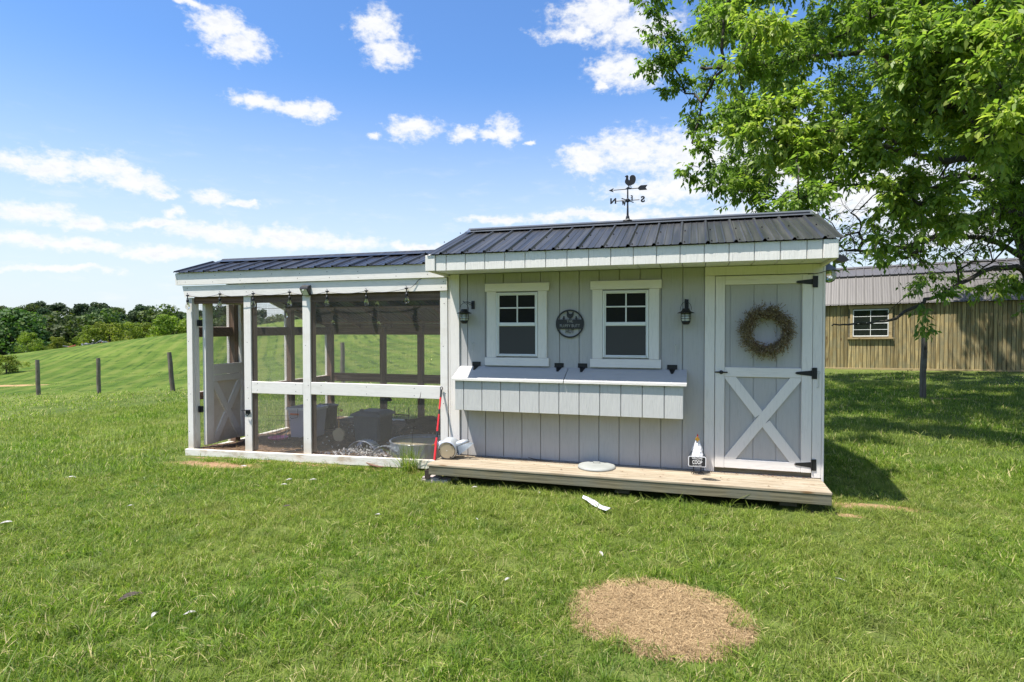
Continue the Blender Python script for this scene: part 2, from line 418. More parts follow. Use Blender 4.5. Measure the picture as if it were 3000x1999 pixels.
def text_obj(name, body, size, loc, mat, parent, sx=1.0, extrude=.001, mirror=False, bold=0.0, rot=None, **kw):
    cu = bpy.data.curves.new(name, 'FONT'); cu.body = body; cu.size = size; cu.extrude = extrude; cu.offset = bold
    cu.align_x = 'CENTER'; cu.align_y = 'CENTER'; cu.resolution_u = 3
    tmp = bpy.data.objects.new('t', cu); COL.objects.link(tmp)
    me = bpy.data.meshes.new_from_object(tmp.evaluated_get(bpy.context.evaluated_depsgraph_get()))
    bpy.data.objects.remove(tmp); bpy.data.curves.remove(cu)
    me.name = name; me.materials.clear()
    Mx = Matrix.Rotation(math.pi / 2, 4, 'X') @ Matrix.Diagonal((sx * (-1 if mirror else 1), 1, 1, 1))
    if rot is not None: Mx = rot @ Mx
    me.transform(Mx)
    if mirror: me.flip_normals()
    return place(name, me, mat, parent, Vector(loc), **kw)
def mesh_np(name, V, F, tone=None, nper=4):
    me = bpy.data.meshes.new(name)
    V = np.asarray(V, np.float32); F = np.asarray(F, np.int32)
    me.vertices.add(len(V)); me.vertices.foreach_set('co', V.ravel())
    me.loops.add(F.size); me.loops.foreach_set('vertex_index', F.ravel())
    me.polygons.add(len(F)); me.polygons.foreach_set('loop_start', np.arange(0, F.size, F.shape[1], dtype=np.int32))
    me.update(calc_edges=True)
    if tone is not None:
        a = me.attributes.new('tone', 'FLOAT', 'POINT'); a.data.foreach_set('value', np.asarray(tone, np.float32))
    return me

# ------------------------------------------------------------ terrain
CTRL = [(0, -2, -.2), (3, -2, -.2), (-3, -2, -.22), (0, -5, -.2), (3, -4, -.2), (6, -4, -.18), (0, -12, -.2), (12, -10, -.1), (-10, -12, -.5), (-8, -3, -.40), (1, 1, -.2),
        (-4.3, 0, -.23), (-1, 0, -.2), (3, 0, -.2), (-4, 3, -.24), (0, 3, -.18), (3, 3, -.16), (5, 3, -.12), (-6, 2, -.30),
        (-21.2, 9.7, -1.06), (-19, 10.3, -1.0), (-14.4, 9.24, -.68), (-8.3, 9.7, -.30), (6.2, 7.4, -.02), (5.9, 14.6, .07), (10.6, 13.6, .15), (12, 6, .05), (0, 9, -.08), (10, 20, .3),
        (-16, 2, -.85), (-12, 4, -.6), (-30, 0, -1.8), (-30, 14, -1.35), (-24, 19, -.95), (-12, 20, .1), (-4, 18, .25), (-26, 27, -.6), (-16, 32, 1.0),
        (-65.6, 36.2, -1.83), (-55.6, 39.3, -.42), (-47.1, 41.9, .82), (-38.9, 44.4, 1.82), (-34.1, 45.9, 2.58), (-22.3, 49.5, 3.3), (-5, 52, 3.2), (12, 52, 2.3), (30, 50, 1.2), (50, 30, .5), (40, 0, .2), (20, -30, -.3), (-30, -30, -2),
        (-45, 10, -2.3), (-80, 20, -5), (-80, 60, -6.5), (-62, 66, -5.2), (-45, 72, -3.4), (-25, 78, -2.4), (0, 82, -2.5), (30, 85, -2.5), (70, 70, -3), (90, 0, -2),
        (-170, 60, -11), (-120, 110, -11), (-70, 140, -11), (0, 160, -11), (80, 150, -9), (-250, 110, -7), (-190, 210, -7), (-90, 260, -7), (40, 270, -7), (160, 210, -7),
        (-330, 160, 3), (-250, 280, 4.5), (-120, 350, 4.0), (40, 370, 3.5), (220, 300, 2), (-520, 250, -6), (-350, 480, -6), (0, 600, -8), (400, 480, -8), (300, 0, -4), (200, -200, -5), (-200, -200, -10), (-300, 0, -10), (0, -300, -5), (550, 0, -8), (-600, -100, -14), (0, -600, -8)]
_P = np.array([(a, b) for a, b, c in CTRL], float); _Z = np.array([c for a, b, c in CTRL], float)
def _phi(d2): return np.sqrt(d2 + 6.0)
_A = _phi(((_P[:, None] - _P[None]) ** 2).sum(-1)); _m = len(_P)
_K = np.zeros((_m + 3, _m + 3)); _K[:_m, :_m] = _A - np.eye(_m) * .01; _K[:_m, _m] = 1; _K[:_m, _m + 1:] = _P / 100; _K[_m, :_m] = 1; _K[_m + 1:, :_m] = _P.T / 100
_W = np.linalg.solve(_K, np.concatenate([_Z, np.zeros(3)]))
def ground_z(x, y):
    x = np.asarray(x, float); y = np.asarray(y, float); sh = x.shape
    q = np.stack([x.ravel(), y.ravel()], 1); out = np.empty(len(q))
    for i in range(0, len(q), 20000):
        c = q[i:i + 20000]
        out[i:i + 20000] = _phi(((c[:, None] - _P[None]) ** 2).sum(-1)) @ _W[:_m] + _W[_m] + c @ _W[_m + 1:] / 100
    return out.reshape(sh)
def gz(x, y): return float(ground_z(np.array([x]), np.array([y]))[0])

def axis_steps():
    a = [0.0]; s = .3
    while a[-1] < 900:
        if a[-1] > 12: s *= 1.055
        a.append(a[-1] + s)
    return np.array([-v for v in a[:0:-1]] + a)
def build_ground():
    a = axis_steps(); X, Y = np.meshgrid(a, a, indexing='ij'); nn = len(a)
    Z = ground_z(X, Y)
    rr = nrg.normal(0, 1, X.shape) * .006 * (np.hypot(X, Y) < 30); Z = Z + rr
    V = np.stack([X.ravel(), Y.ravel(), Z.ravel()], 1)
    i, j = np.meshgrid(np.arange(nn - 1), np.arange(nn - 1), indexing='ij'); k = (i * nn + j).ravel()
    F = np.stack([k, k + nn, k + nn + 1, k + 1], 1)
    me = mesh_np('ground', V, F)
    m, n, b, o = new_mat('lawn and meadow')
    pos = n.new('ShaderNodeNewGeometry').outputs['Position']
    sp = n.new('ShaderNodeSeparateXYZ', {0: pos}).outputs
    big = n.noise(pos, .16, 5, .6); mid = n.noise(pos, 1.1, 6, .65); fin = n.noise(pos, 24, 5, .7); vfin = n.noise(pos, 90, 3, .6)
    c = n.mix(n.step(mid, .35, .68), (.060, .095, .018), (.110, .150, .032))
    c = n.mix(n.math('MULTIPLY', n.step(big, .42, .66), .5), c, (.21, .24, .065))
    c = n.mix(n.math('MULTIPLY', n.step(fin, .50, .30), .65), c, (.050, .080, .018))
    c = n.mix(n.math('MULTIPLY', n.step(vfin, .56, .72), .45), c, (.34, .30, .13))
    # mowing stripes on the hill
    a1 = HILL_DIR
    u = n.math('ADD', n.math('MULTIPLY', sp[0], -math.sin(a1)), n.math('MULTIPLY', sp[1], math.cos(a1)))
    wv = n.math('ADD', u, n.math('MULTIPLY', n.noise(pos, .05, 3, .5), 2.4))
    st = n.math('SINE', n.math('MULTIPLY', wv, 2 * math.pi / 1.30))
    st2 = n.math('SINE', n.math('MULTIPLY', wv, 2 * math.pi / .62))
    farl = n.math('MULTIPLY', n.step(n.math('ADD', sp[1], n.math('MULTIPLY', n.noise(pos, .8, 3), 1.2)), 9.9, 11.0), n.step(sp[0], 4, 0))
    sm = n.noise(n.vmath('MULTIPLY', pos, (1, 1, 1)), .5, 6, .65)
    k = n.math('MULTIPLY', n.math('MULTIPLY', n.step(st, -.3, .9), farl), n.step(sm, .30, .62))
    c = n.mix(n.math('MULTIPLY', k, .48), c, (.215, .20, .075))
    k2 = n.math('MULTIPLY', n.math('MULTIPLY', n.step(st2, .2, 1.0), farl), n.step(sm, .55, .38))
    c = n.mix(n.math('MULTIPLY', k2, .85), c, (.034, .066, .014))
    c = n.mix(farl, c, n.mix(1.0, c, (.80, .95, .62), 'MULTIPLY'))
    def spot(cx, cy, rx, ry, lo=1.25, hi=.75, ns=5, na=.55):
        q = n.vmath('MULTIPLY', n.vmath('SUBTRACT', pos, (cx, cy, 0)), (1 / rx, 1 / ry, 0))
        L = n.math('ADD', n.vmath('LENGTH', q, out=1), n.math('MULTIPLY', n.math('SUBTRACT', n.noise(pos, ns, 5, .65), .5), na))
        return n.step(L, lo, hi)
    soil = n.ramp(n.noise(pos, 14, 6, .7), [(.25, (.20, .115, .06)), (.55, (.40, .25, .145)), (.8, (.52, .37, .24))])
    for s in ((-3.48, -.45, .62, .19), (3.35, -.13, .42, .10), (-1.6, -.13, 2.4, .06), (-4.65, -1.32, .25, .06), (6.5, 7.45, .9, .13), (10.5, 7.3, .9, .25), (3.15, -.42, .3, .05)):
        c = n.mix(spot(*s), c, soil)
    c = n.mix(n.math('MULTIPLY', spot(-29.5, 13.8, 2.6, .35, ns=2.6, na=2.6), .9), c, (.42, .27, .14))
    straw = n.ramp(n.noise(pos, 38, 6, .75), [(.3, (.15, .095, .045)), (.5, (.38, .265, .14)), (.75, (.58, .43, .25))])
    c = n.mix(spot(1.68, -2.67, .44, .375, 1.08, .97, 7, .2), c, straw)
    setc(n, b, c); b.inputs['Roughness'].default_value = .95; b.inputs['Specular IOR Level'].default_value = .1
    bump(n, b, n.math('ADD', fin, n.math('MULTIPLY', vfin, .5)), .9, .03)
    return place('ground', me, m, None, (0, 0, 0), True, kind='structure', label='mown lawn rising into a striped meadow hill')
HILL_DIR = 2.25
build_ground()

# ------------------------------------------------------------ chicken coop
coop = empty('chicken_coop', (1.15, 0, -.10), 'small grey sided chicken coop with two white windows, metal roof and a crossed white door', 'coop')
GAP = .0035
def planks(xs, y0, y1, z0, z1, mat, parent, name='siding_board', c=.0025):
    for a, b in zip(xs[:-1], xs[1:]):
        board(name, mat, parent, a + GAP, b - GAP, y0 + rnd.uniform(0, .0008), y1, z0, z1, c)
W0, W1x = -.667, 2.985
xs = [-.562] + [-.4705 + .2032 * i for i in range(12)] + [1.968]
planks(xs, 0, .014, .002, 1.962, M['siding'], coop)
board('wall_sheet', M['siding'], coop, W0 + .01, W1x - .02, .015, .03, -.02, 1.97, .001)
board('corner_trim', M['white_d'], coop, -.667, -.560, -.019, .0, .002, 1.962)
board('corner_trim', M['white_d'], coop, -.687, -.668, -.019, .09, -.04, 1.95)
board('door_casing', M['white_d'], coop, 1.967, 2.059, -.019, 0, .002, 1.874)
board('door_casing', M['white_d'], coop, 2.906, 2.984, -.019, 0, .002, 1.874)
board('door_casing', M['white'], coop, 1.967, 2.984, -.021, 0, 1.876, 1.960)
board('corner_trim', M['white_d'], coop, 2.986, 3.006, -.019, .09, -.035, 1.95)
# side walls follow the roof slope
def roof_z(y): return 2.115 + (y + .556) * .362 if y < .53 else 2.508 - (y - .53) * .35
for sx in (0, 1):
    X0, X1 = ((W0 - .0, W0 + .014) if sx == 0 else (W1x - .014, W1x))
    ys = [.092 + .2032 * i for i in range(12)] + [2.40]
    for a, b in zip(ys[:-1], ys[1:]):
        MB().prism_x([(a + GAP, -.05), (b - GAP, -.05), (b - GAP, roof_z(b) - .03), (a + GAP, roof_z(a) - .03)], X0, X1).build('siding_board', M['siding'], coop)
    MB().prism_x([(.03, -.04), (2.39, -.04), (2.39, roof_z(2.39) - .035), (.53, roof_z(.53) - .035), (.03, roof_z(.03) - .035)], X0 + (.016 if sx == 0 else -.003), X1 + (.003 if sx == 0 else -.016)).build('side_sheathing', M['siding'], coop)
board('rear_wall', M['siding'], coop, W0, W1x, 2.402, 2.42, -.05, 1.80)
board('floor_panel', M['joist'], coop, W0 + .02, W1x - .02, .035, 2.38, -.06, -.02)
for yy in (.25, 2.1): board('skid', M['joist'], coop, W0, W1x, yy, yy + .1, -.20, -.062)
# windows
def window(dx):
    f = board('window', M['vinyl'], coop, -.135 + dx, .316 + dx, -.012, -.001, 1.082, 1.752, .001)   # the frame plate
    board('head_casing', M['white_x'], f, -.260 + dx, .440 + dx, -.034, -.001, 1.766, 1.851)
    board('sill_casing', M['white_x'], f, -.262 + dx, .437 + dx, -.034, -.001, .982, 1.067)
    board('side_casing', M['white_d'], f, -.240 + dx, -.137 + dx, -.027, -.001, 1.068, 1.765)
    board('side_casing', M['white_d'], f, .318 + dx, .415 + dx, -.027, -.001, 1.068, 1.765)
    fr = MB()
    fr.cbox(-.134 + dx, -.118 + dx, -.030, -.013, 1.083, 1.751).cbox(.300 + dx, .315 + dx, -.030, -.013, 1.083, 1.751)
    fr.cbox(-.117 + dx, .299 + dx, -.030, -.013, 1.737, 1.751).cbox(-.117 + dx, .299 + dx, -.030, -.013, 1.083, 1.095)
    fr.build('vinyl_frame', M['vinyl'], f)
    up = MB()
    up.cbox(-.117 + dx, -.103 + dx, -.024, -.013, 1.40, 1.736).cbox(.286 + dx, .299 + dx, -.024, -.013, 1.40, 1.736)
    up.cbox(-.102 + dx, .285 + dx, -.024, -.013, 1.724, 1.736).cbox(-.102 + dx, .285 + dx, -.026, -.013, 1.402, 1.437)
    up.build('upper_sash', M['vinyl'], f)
    lo = MB().cbox(-.117 + dx, -.107 + dx, -.018, -.013, 1.097, 1.40).cbox(.289 + dx, .299 + dx, -.018, -.013, 1.097, 1.40).cbox(-.106 + dx, .288 + dx, -.018, -.013, 1.097, 1.106)
    lo.build('lower_sash', M['vinyl'], f)
    board('muntin', M['vinyl'], f, .089 + dx, .101 + dx, -.0215, -.0135, 1.438, 1.723, .001)
    board('muntin', M['vinyl'], f, -.102 + dx, .0885 + dx, -.0210, -.0135, 1.585, 1.598, .001)
    board('muntin', M['vinyl'], f, .1015 + dx, .285 + dx, -.0210, -.0135, 1.585, 1.598, .001)
    for a, b in ((-.102, .088), (.102, .285)):
        for c0, c1 in ((1.438, 1.584), (1.599, 1.723)):
            board('pane', M['dark_glass'], f, a + dx, b + dx, -.0132, -.0122, c0, c1, .0003)
    board('pane', M['screen'], f, -.106 + dx, .288 + dx, -.0131, -.0122, 1.107, 1.399, .0003)
window(0); window(1.127)
# door
door = board('door', M['siding'], coop, 2.064, 2.902, .0, .020, .046, 1.868, .002)
dx_ = [2.151, 2.198, 2.405, 2.604, 2.803, 2.814]
for a, b in zip(dx_[:-1], dx_[1:]):
    if b - a > .03:
        board('panel_board', M['siding'], door, a + GAP, b - GAP, -.006, -.0005, 1.006, 1.783, .002)
        board('panel_board', M['siding'], door, a + GAP, b - GAP, -.006, -.0005, .134, .914, .002)
board('stile', M['white_d'], door, 2.064, 2.150, -.024, -.0005, .046, 1.868)
board('stile', M['white_d'], door, 2.815, 2.902, -.024, -.0005, .046, 1.868)
board('rail', M['white_x'], door, 2.151, 2.814, -.023, -.0005, 1.785, 1.868)
board('rail', M['white_x'], door, 2.151, 2.814, -.023, -.0005, .916, 1.005)
board('rail', M['white_x'], door, 2.151, 2.814, -.023, -.0005, .047, .132)
def diag(p, q, w, y0, y1, t0=None, t1=None):
    p = Vector((p[0], p[1])); q = Vector((q[0], q[1])); d = (q - p).normalized(); nn = Vector((-d.y, d.x)) * w / 2
    return [tuple(p - nn), tuple(q - nn), tuple(q + nn), tuple(p + nn)]
def clip(poly, x0, x1, z0, z1):
    def cut(P, f):
        out = []
        for i in range(len(P)):
            a, b = P[i], P[(i + 1) % len(P)]; fa, fb = f(a), f(b)
            if fa >= 0: out.append(a)
            if fa * fb < 0:
                t = fa / (fa - fb); out.append((a[0] + (b[0] - a[0]) * t, a[1] + (b[1] - a[1]) * t))
        return out
    for f in (lambda p: p[0] - x0, lambda p: x1 - p[0], lambda p: p[1] - z0, lambda p: z1 - p[1]): poly = cut(poly, f)
    return poly
def brace(p, q, w, box, y0, y1, name, mat, parent, split=None):
    x0, x1, z0, z1 = box
    P = Vector((p[0], p[1])); Q = Vector((q[0], q[1])); d = (Q - P).normalized()
    A, B = P - d * .2, Q + d * .2
    if split is None:
        MB().prism(clip(diag(A, B, w, y0, y1), x0, x1, z0, z1), y0, y1).build(name, mat, parent)
    else:   # two halves butted against the crossing board
        C = (P + Q) / 2
        for a, b in ((A, C - d * split), (C + d * split, B)):
            MB().prism(clip(diag(a, b, w, y0, y1), x0, x1, z0, z1), y0, y1).build(name, mat, parent)
bx = (2.152, 2.813, .133, .915)
brace((2.195, .133), (2.775, .915), .088, bx, -.023, -.0065, 'brace', M['white_d'], door)
brace((2.195, .915), (2.775, .133), .088, bx, -.022, -.0065, 'brace', M['white_d'], door, split=.047)
board('threshold', M['joist'], coop, 2.062, 2.904, .004, .02, .002, .043)
def strap(xr, z, parent):
    m = MB().cbox(xr + .003, xr + .040, -.026, -.0205, z - .052, z + .052, .001)
    m.prism([(xr, z - .026), (xr, z + .026), (xr - .13, z + .011), (xr - .145, z), (xr - .13, z - .011)], -.0285, -.0245)
    m.tube([(xr + .0, -.031, z - .05), (xr + .0, -.031, z + .05)], .006, 6)
    return m.build('hinge', M['black'], parent)
for z in (1.797, .962, .122): strap(2.903, z, door)
hd = MB().lathe([(.001, -.012), (.011, -.010), (.018, -.004), (.019, 0)], (2.118, -.034, .957), 12, 'Y')
hd.cbox(2.060, 2.176, -.034, -.0245, .951, .963, .003).build('turn_latch', M['black'], door)
def hook(x, z0, z1, parent, name='hook_and_eye', s=1):
    m = MB().tube([(x + .012 * math.cos(t), -.024, z0 + .012 * math.sin(t)) for t in [i * .7 for i in range(10)]], .0022, 5)
    m.tube([(x, -.028, z0 - .008), (x + .002, -.028, z1 + .01), (x + .002, -.03, z1), (x - .016 * s, -.034, z1 - .006)], .0024, 5)
    m.build(name, M['steel'], parent)
hook(2.955, .970, .84, coop); hook(-.400, 1.215, 1.13, coop); hook(1.700, 1.215, 1.13, coop)

# nest boxes along the front
nb = empty('nest_box', (.6, -.12, .52), None, None); nb.parent = coop; nb.location = Vector((.6, -.12, .52)) - WLOC[coop]
nx = [-.5276] + [-.4279 + .2032 * i for i in range(11)] + [1.7779]
planks(nx, -.2305, -.2175, .522, .8435, M['nest'], nb)
board('box_back', M['nest'], nb, -.515, 1.765, -.2165, -.2085, .53, .805, .001)
for xa in (-.5276, 1.7659):
    MB().prism_x([(-.2165, .5225), (-.001, .5225), (-.001, .925), (-.2165, .822)], xa, xa + .012).build('box_end', M['nest'], nb)
board('box_bottom', M['nest'], nb, -.514, 1.764, -.2080, -.001, .523, .537, .001)
def lid(x0, x1):
    th = .019; za, zb = .952, .836; y0, y1 = -.253, -.002
    ym = -.128; zm = za + (zb - za) * ((y1 - ym) / (y1 - y0))
    root = MB().prism_x([(ym - .0008, zm), (ym - .0008, zm + th), (y0, zb + th), (y0, zb)][::-1], x0, x1).build('nest_lid', M['white_lid'], nb)
    MB().prism_x([(y1, za), (y1, za + th), (ym + .0008, zm + th), (ym + .0008, zm)][::-1], x0, x1).build('lid_board', M['white_lid'], root)
    MB().prism_x([(y0 - .003, zb - .002), (y0 - .003, zb + th - .001), (y0 - .0005, zb + th - .001), (y0 - .0005, zb - .002)][::-1], x0 + .001, x1 - .001).build('lid_edge', M['white_x'], root)
    return root
l1 = lid(-.556, .634); l2 = lid(.641, 1.806)
for hx, l in ((-.368, l1), (.540, l1), (.785, l2), (1.668, l2)):
    m = MB().cbox(hx - .048, hx + .048, -.006, -.001, .985, 1.018, .001)
    m.tube([(hx - .048, -.009, .980), (hx + .048, -.009, .980)], .006, 6)
    s = .116 / .251
    m.add([(hx - .028, -.014, .9725), (hx + .028, -.014, .9725), (hx + .010, -.085, .9725 - .071 * s), (hx - .010, -.085, .9725 - .071 * s),
           (hx - .028, -.014, .9685), (hx + .028, -.014, .9685), (hx + .010, -.085, .9685 - .071 * s), (hx - .010, -.085, .9685 - .071 * s)],
          [(3, 2, 1, 0), (0, 1, 5, 4), (1, 2, 6, 5), (2, 3, 7, 6), (3, 0, 4, 7), (4, 5, 6, 7)])
    m.build('hinge', M['black'], l)

# fascia, soffit, rake
fx = [-.604] + [-.4883 + .2032 * i for i in range(0, 17)] + [2.883]
planks([fx[0]] + fx[1:], -.534, -.520, 1.951, 2.107, M['fascia'], coop, 'fascia_board')
board('fascia_corner', M['fascia'], coop, -.711, -.606, -.546, -.520, 1.951, 2.107)
board('fascia_corner', M['fascia'], coop, 2.885, 2.997, -.546, -.520, 1.951, 2.107)
board('fascia_backer', M['white_x'], coop, -.70, 2.985, -.519, -.500, 1.953, 2.10)
sx_ = [-.68] + [-.4705 + .2032 * i for i in range(0, 17)] + [2.966]
for a, b in zip(sx_[:-1], sx_[1:]):
    board('soffit_board', M['soffit'], coop, a + .003, b - .003, -.498, -.021, 1.964, 1.974, .002)
for X0, X1 in ((-.708, -.682), (2.969, 2.996)):
    MB().prism_x([(-.5185, 1.951), (-.021, 1.935), (.10, 1.985), (.53, 2.36), (2.58, 1.65), (2.58, 1.78), (.53, 2.488), (-.5185, 2.105)], X0, X1).build('rake_board', M['fascia'], coop)
# metal roof
def metal_profile(w=.9144, pitch=.2286, h=.019):
    pts = []
    k = int(round(w / pitch))
    for i in range(k):
        x = i * pitch
        pts += [(x, 0), (x + .008, 0), (x + .020, h), (x + .034, h), (x + .046, 0), (x + .100, 0), (x + .106, .004), (x + .114, .004), (x + .120, 0), (x + .162, 0), (x + .168, .004), (x + .176, .004), (x + .182, 0)]
    pts.append((w, 0)); return pts
def roof_slope(parent, mat, x0, x1, ya, za, yb, zb, name='roof_sheet', screws=True, th=.0012, phase=0.0):
    prof = metal_profile(); x = x0 - phase; first = True
    d = Vector((0, yb - ya, zb - za)).normalized(); nrm = Vector((1, 0, 0)).cross(d)
    if nrm.z < 0: nrm = -nrm
    while x < x1 - .01:
        P = [(x + u, h) for u, h in prof if x0 - 1e-4 <= x + u <= x1 + 1e-4]
        if len(P) > 3:
            mb = MB(); n_ = len(P); vs = []
            for (yy, zz) in ((ya, za), (yb, zb)):
                for u, h in P: vs.append(Vector((u, yy, zz)) + nrm * h)
            for (yy, zz) in ((ya, za), (yb, zb)):
                for u, h in P: vs.append(Vector((u, yy, zz)) + nrm * (h - th))
            fs = []
            for i in range(n_ - 1):
                fs.append((i, i + 1, n_ + i + 1, n_ + i)); fs.append((2 * n_ + i, 3 * n_ + i, 3 * n_ + i + 1, 2 * n_ + i + 1)); fs.append((i, 2 * n_ + i, 2 * n_ + i + 1, i + 1))
                fs.append((n_ + i, n_ + i + 1, 3 * n_ + i + 1, 3 * n_ + i))
            if yb < ya: fs = [tuple(reversed(f)) for f in fs]
            root = mb.add(vs, fs).build(name, mat, parent)
            if screws:
                sm = MB()
                for t in (.06, .5, .93):
                    for q in range(0, 4):
                        u = x + .060 + q * .2286
                        if x0 < u < x1:
                            c = Vector((u, ya, za)).lerp(Vector((u, yb, zb)), t) + nrm * .001
                            sm.tube([c, c + nrm * .005], .0075, 6); sm.tube([c + nrm * .005, c + nrm * .011], .0045, 6)
                if sm.v: sm.build('screws', mat, root, kind='stuff')
        x += .9144
roof_slope(coop, M['roof'], -.742, 3.035, -.558, 2.1145, .53, 2.508, phase=.05)
roof_slope(coop, M['roof'], -.742, 3.035, 2.62, 1.778, .53, 2.508, screws=False, phase=.05)
def ridge_cap(parent, mat, x0, x1, y, z, w, s1, s2, name='ridge_cap'):
    t = .0015; off = .026
    P = [(y - w, z - w * s1 + off), (y - .03, z - .03 * s1 + off + .002), (y, z + off + .014), (y + .03, z - .03 * s2 + off + .002), (y + w, z - w * s2 + off)]
    Q = [(a, b - t) for a, b in P][::-1]
    MB().prism_x((P + Q)[::-1], x0, x1).build(name, mat, parent)
M['cap'] = m_roof('ridge cap steel', (.09, .10, .115), .26, .2)
ridge_cap(coop, M['cap'], -.655, 2.985, .53, 2.508, .15, .362, .35)
MB().cbox(-.60, 2.95, .43, .50, 2.478, 2.5165, .001).build('foam_closure', M['blackp'], coop)
board('drip_board', M['run_white_x'], coop, -.70, 2.99, -.5195, -.46, 2.101, 2.1125, .001)

# ------------------------------------------------------------ porch deck
deck = empty('porch_deck', (1.13, -.25, -.20), 'low porch deck of weathered boards along the front of the coop', 'deck')
dy = [-.506, -.372, -.246, -.120, -.0215]
for i, (a, b) in enumerate(zip(dy[:-1], dy[1:])):
    o_ = board('deck_board', M['deck'], deck, -.7217 + rnd.uniform(0, .004), 2.9821 - rnd.uniform(0, .004), a + .0015, b - .0015, -.0235, -rnd.uniform(0, .0015), .004)
board('rim_joist', M['joist'], deck, -.705, 2.975, -.500, -.462, -.1090, -.0240, .002)
board('rim_joist', M['joist'], deck, -.705, 2.975, -.045, -.008, -.1090, -.0240, .002)
for x in [-.705, -.1, .5, 1.1, 1.7, 2.3, 2.937]: board('joist', M['joist'], deck, x, x + .038, -.4615, -.0455, -.1088, -.0242, .002)
for x in (-.60, 1.15, 2.6): board('support_block', M['joist'], deck, x, x + .14, -.30, -.14, -.22, -.1092, .004)
MB().cbox(-.765, -.7065, -.47, -.455, -.165, -.075, .001).cbox(-.765, -.760, -.4545, -.36, -.165, -.075, .001).build('corner_bracket', M['rust'], deck)
cb = empty('paving_block', (-.66, -.40, -.21), 'broken pale block wedged under the left end of the deck', 'block')
MB().cbox(-.82, -.52, -.46, -.34, -.215, -.168, .01).build('block_body', M['concrete'], cb)
MB().cbox(-.80, -.62, -.455, -.345, -.1675, -.150, .008).build('block_chip', M['concrete'], cb)

# ------------------------------------------------------------ chicken run
run = empty('chicken_run', (-2.5, 1.5, -.22), 'white framed wire mesh chicken run with an open crossed gate and low metal roof', 'run')
def slant(mb, k=.0217, x0=-4.27): mb.v = [(x, y, z + (x - x0) * k) for x, y, z in mb.v]; return mb
RW, RX, SL = M['run_white'], M['run_white_x'], M['run_sill']
slant(MB().cbox(-4.292, -.745, -.050, -.006, -.245, -.147, .004)).build('sill', SL, run)
board('post', RW, run, -4.266, -4.180, -.022, .018, -.146, 1.766)
board('post', RW, run, -4.262, -4.176, .0195, .085, -.150, 1.766)
for a, b, z in ((-3.390, -3.285, -.125), (-2.548, -2.442, -.107), (-.783, -.696, -.068)):
    board('post', RW, run, a, b, -.022, -.001, z, 1.774 + (a + 4.27) * .004)
    board('inner_post', M['brown'], run, a + .004, b - .002, .004, .094, z, 1.76)
board('rail', RX, run, -3.284, -2.549, -.021, -.001, .590, .734, .004)
board('rail', RX, run, -2.441, -.784, -.021, -.001, .600, .745, .004)
slant(MB().prism([(-4.270, 1.774), (-.690, 1.774), (-.694, 1.914), (-4.303, 1.914)], -.044, -.0225), .0042).build('top_beam', RX, run)
slant(MB().cbox(-4.362, -.716, -.066, -.0455, 1.925, 2.066, .003), .0009).build('eave_board', RX, run)
board('eave_strip', RX, run, -4.355, -.72, -.0655, -.03, 2.0685, 2.080, .001)
board('inner_beam', M['brown_x'], run, -4.17, -.70, .005, .043, 1.69, 1.90)
# left side wall
def rz(y): return 2.085 + (y + .075) * .314 if y < .53 else 2.275 - (y - .53) * .316
for y in (.70, 1.90, 2.98):
    board('inner_post', M['brown'], run, -4.268, -4.182, y, y + .09, -.2, rz(y + .09) - .10)
    board('outer_trim', RW, run, -4.312, -4.270, y - .004, y + .094, -.2, rz(y + .09) - .05)
for z0, z1 in ((1.270, 1.402), (.462, .560)):
    for a, b in ((.791, 1.899), (1.991, 2.979)) + (((.087, .699),) if z0 > 1 else ((.087, .699),)):
        board('inner_rail', M['brown_x'], run, -4.255, -4.215, a, b, z0, z1 - .004)
        board('outer_rail', RX, run, -4.300, -4.270, a + .006, b - .006, z0, z1)
slant(MB().cbox(-4.30, -4.21, .088, 3.08, -.26, -.185, .004), 0).build('side_sill', SL, run)
for (ya, yb) in ((-.02, .53), (.53, 3.12)):
    MB().prism_x([(ya, rz(ya) - .012), (ya, rz(ya) - .105), (yb, rz(yb) - .105), (yb, rz(yb) - .012)][::-1] if True else [], -4.262, -4.224).build('rafter', M['brown_x'], run)
MB().prism_x([(-.066, 1.925), (-.066, 2.072), (.53, 2.262), (3.16, 1.432), (3.16, 1.30), (.53, 2.13), (.06, 1.98)][::-1], -4.392, -4.364).build('rake_board', RX, run)
# rear wall
for a, b in ((-3.235, -3.145), (-2.53, -2.44), (-.86, -.77)):
    board('inner_post', M['brown'], run, a, b, 2.98, 3.07, -.2, 1.40)
for z0, z1 in ((1.272, 1.40), (.455, .600)):
    prev = -4.18
    for a in (-3.236, -2.531, -.861):
        board('rear_rail', M['brown_x'], run, prev + .001, a - .001, 3.02, 3.06, z0, z1); prev = a + .092
board('rear_board', M['brown_x'], run, -4.18, -.72, 3.025, 3.055, 1.402, 1.452)
board('rear_sill', SL, run, -4.2, -.70, 3.0, 3.07, -.24, -.17)
# rafters and purlins under the roof
x = -3.66
while x < -.8:
    for (ya, yb) in ((.045, .53), (.53, 3.1)):
        MB().prism_x([(ya, rz(ya) - .012), (ya, rz(ya) - .10), (yb, rz(yb) - .10), (yb, rz(yb) - .012)][::-1], x, x + .038).build('rafter', M['brown_x'], run)
    x += .60
for y in (1.2, 1.9, 2.6):
    board('purlin', M['brown_x'], run, -4.22, -.71, y, y + .085, rz(y + .085) - .135, rz(y + .085) - .102)
roof_slope(run, M['roof_run'], -4.402, -.748, -.092, 2.0825, .53, 2.278, phase=.0)
roof_slope(run, M['roof_run'], -4.402, -.70, 3.20, 1.432, .53, 2.278, screws=False)
ridge_cap(run, M['roof_run'], -4.21, -.70, .53, 2.278, .13, .314, .316)
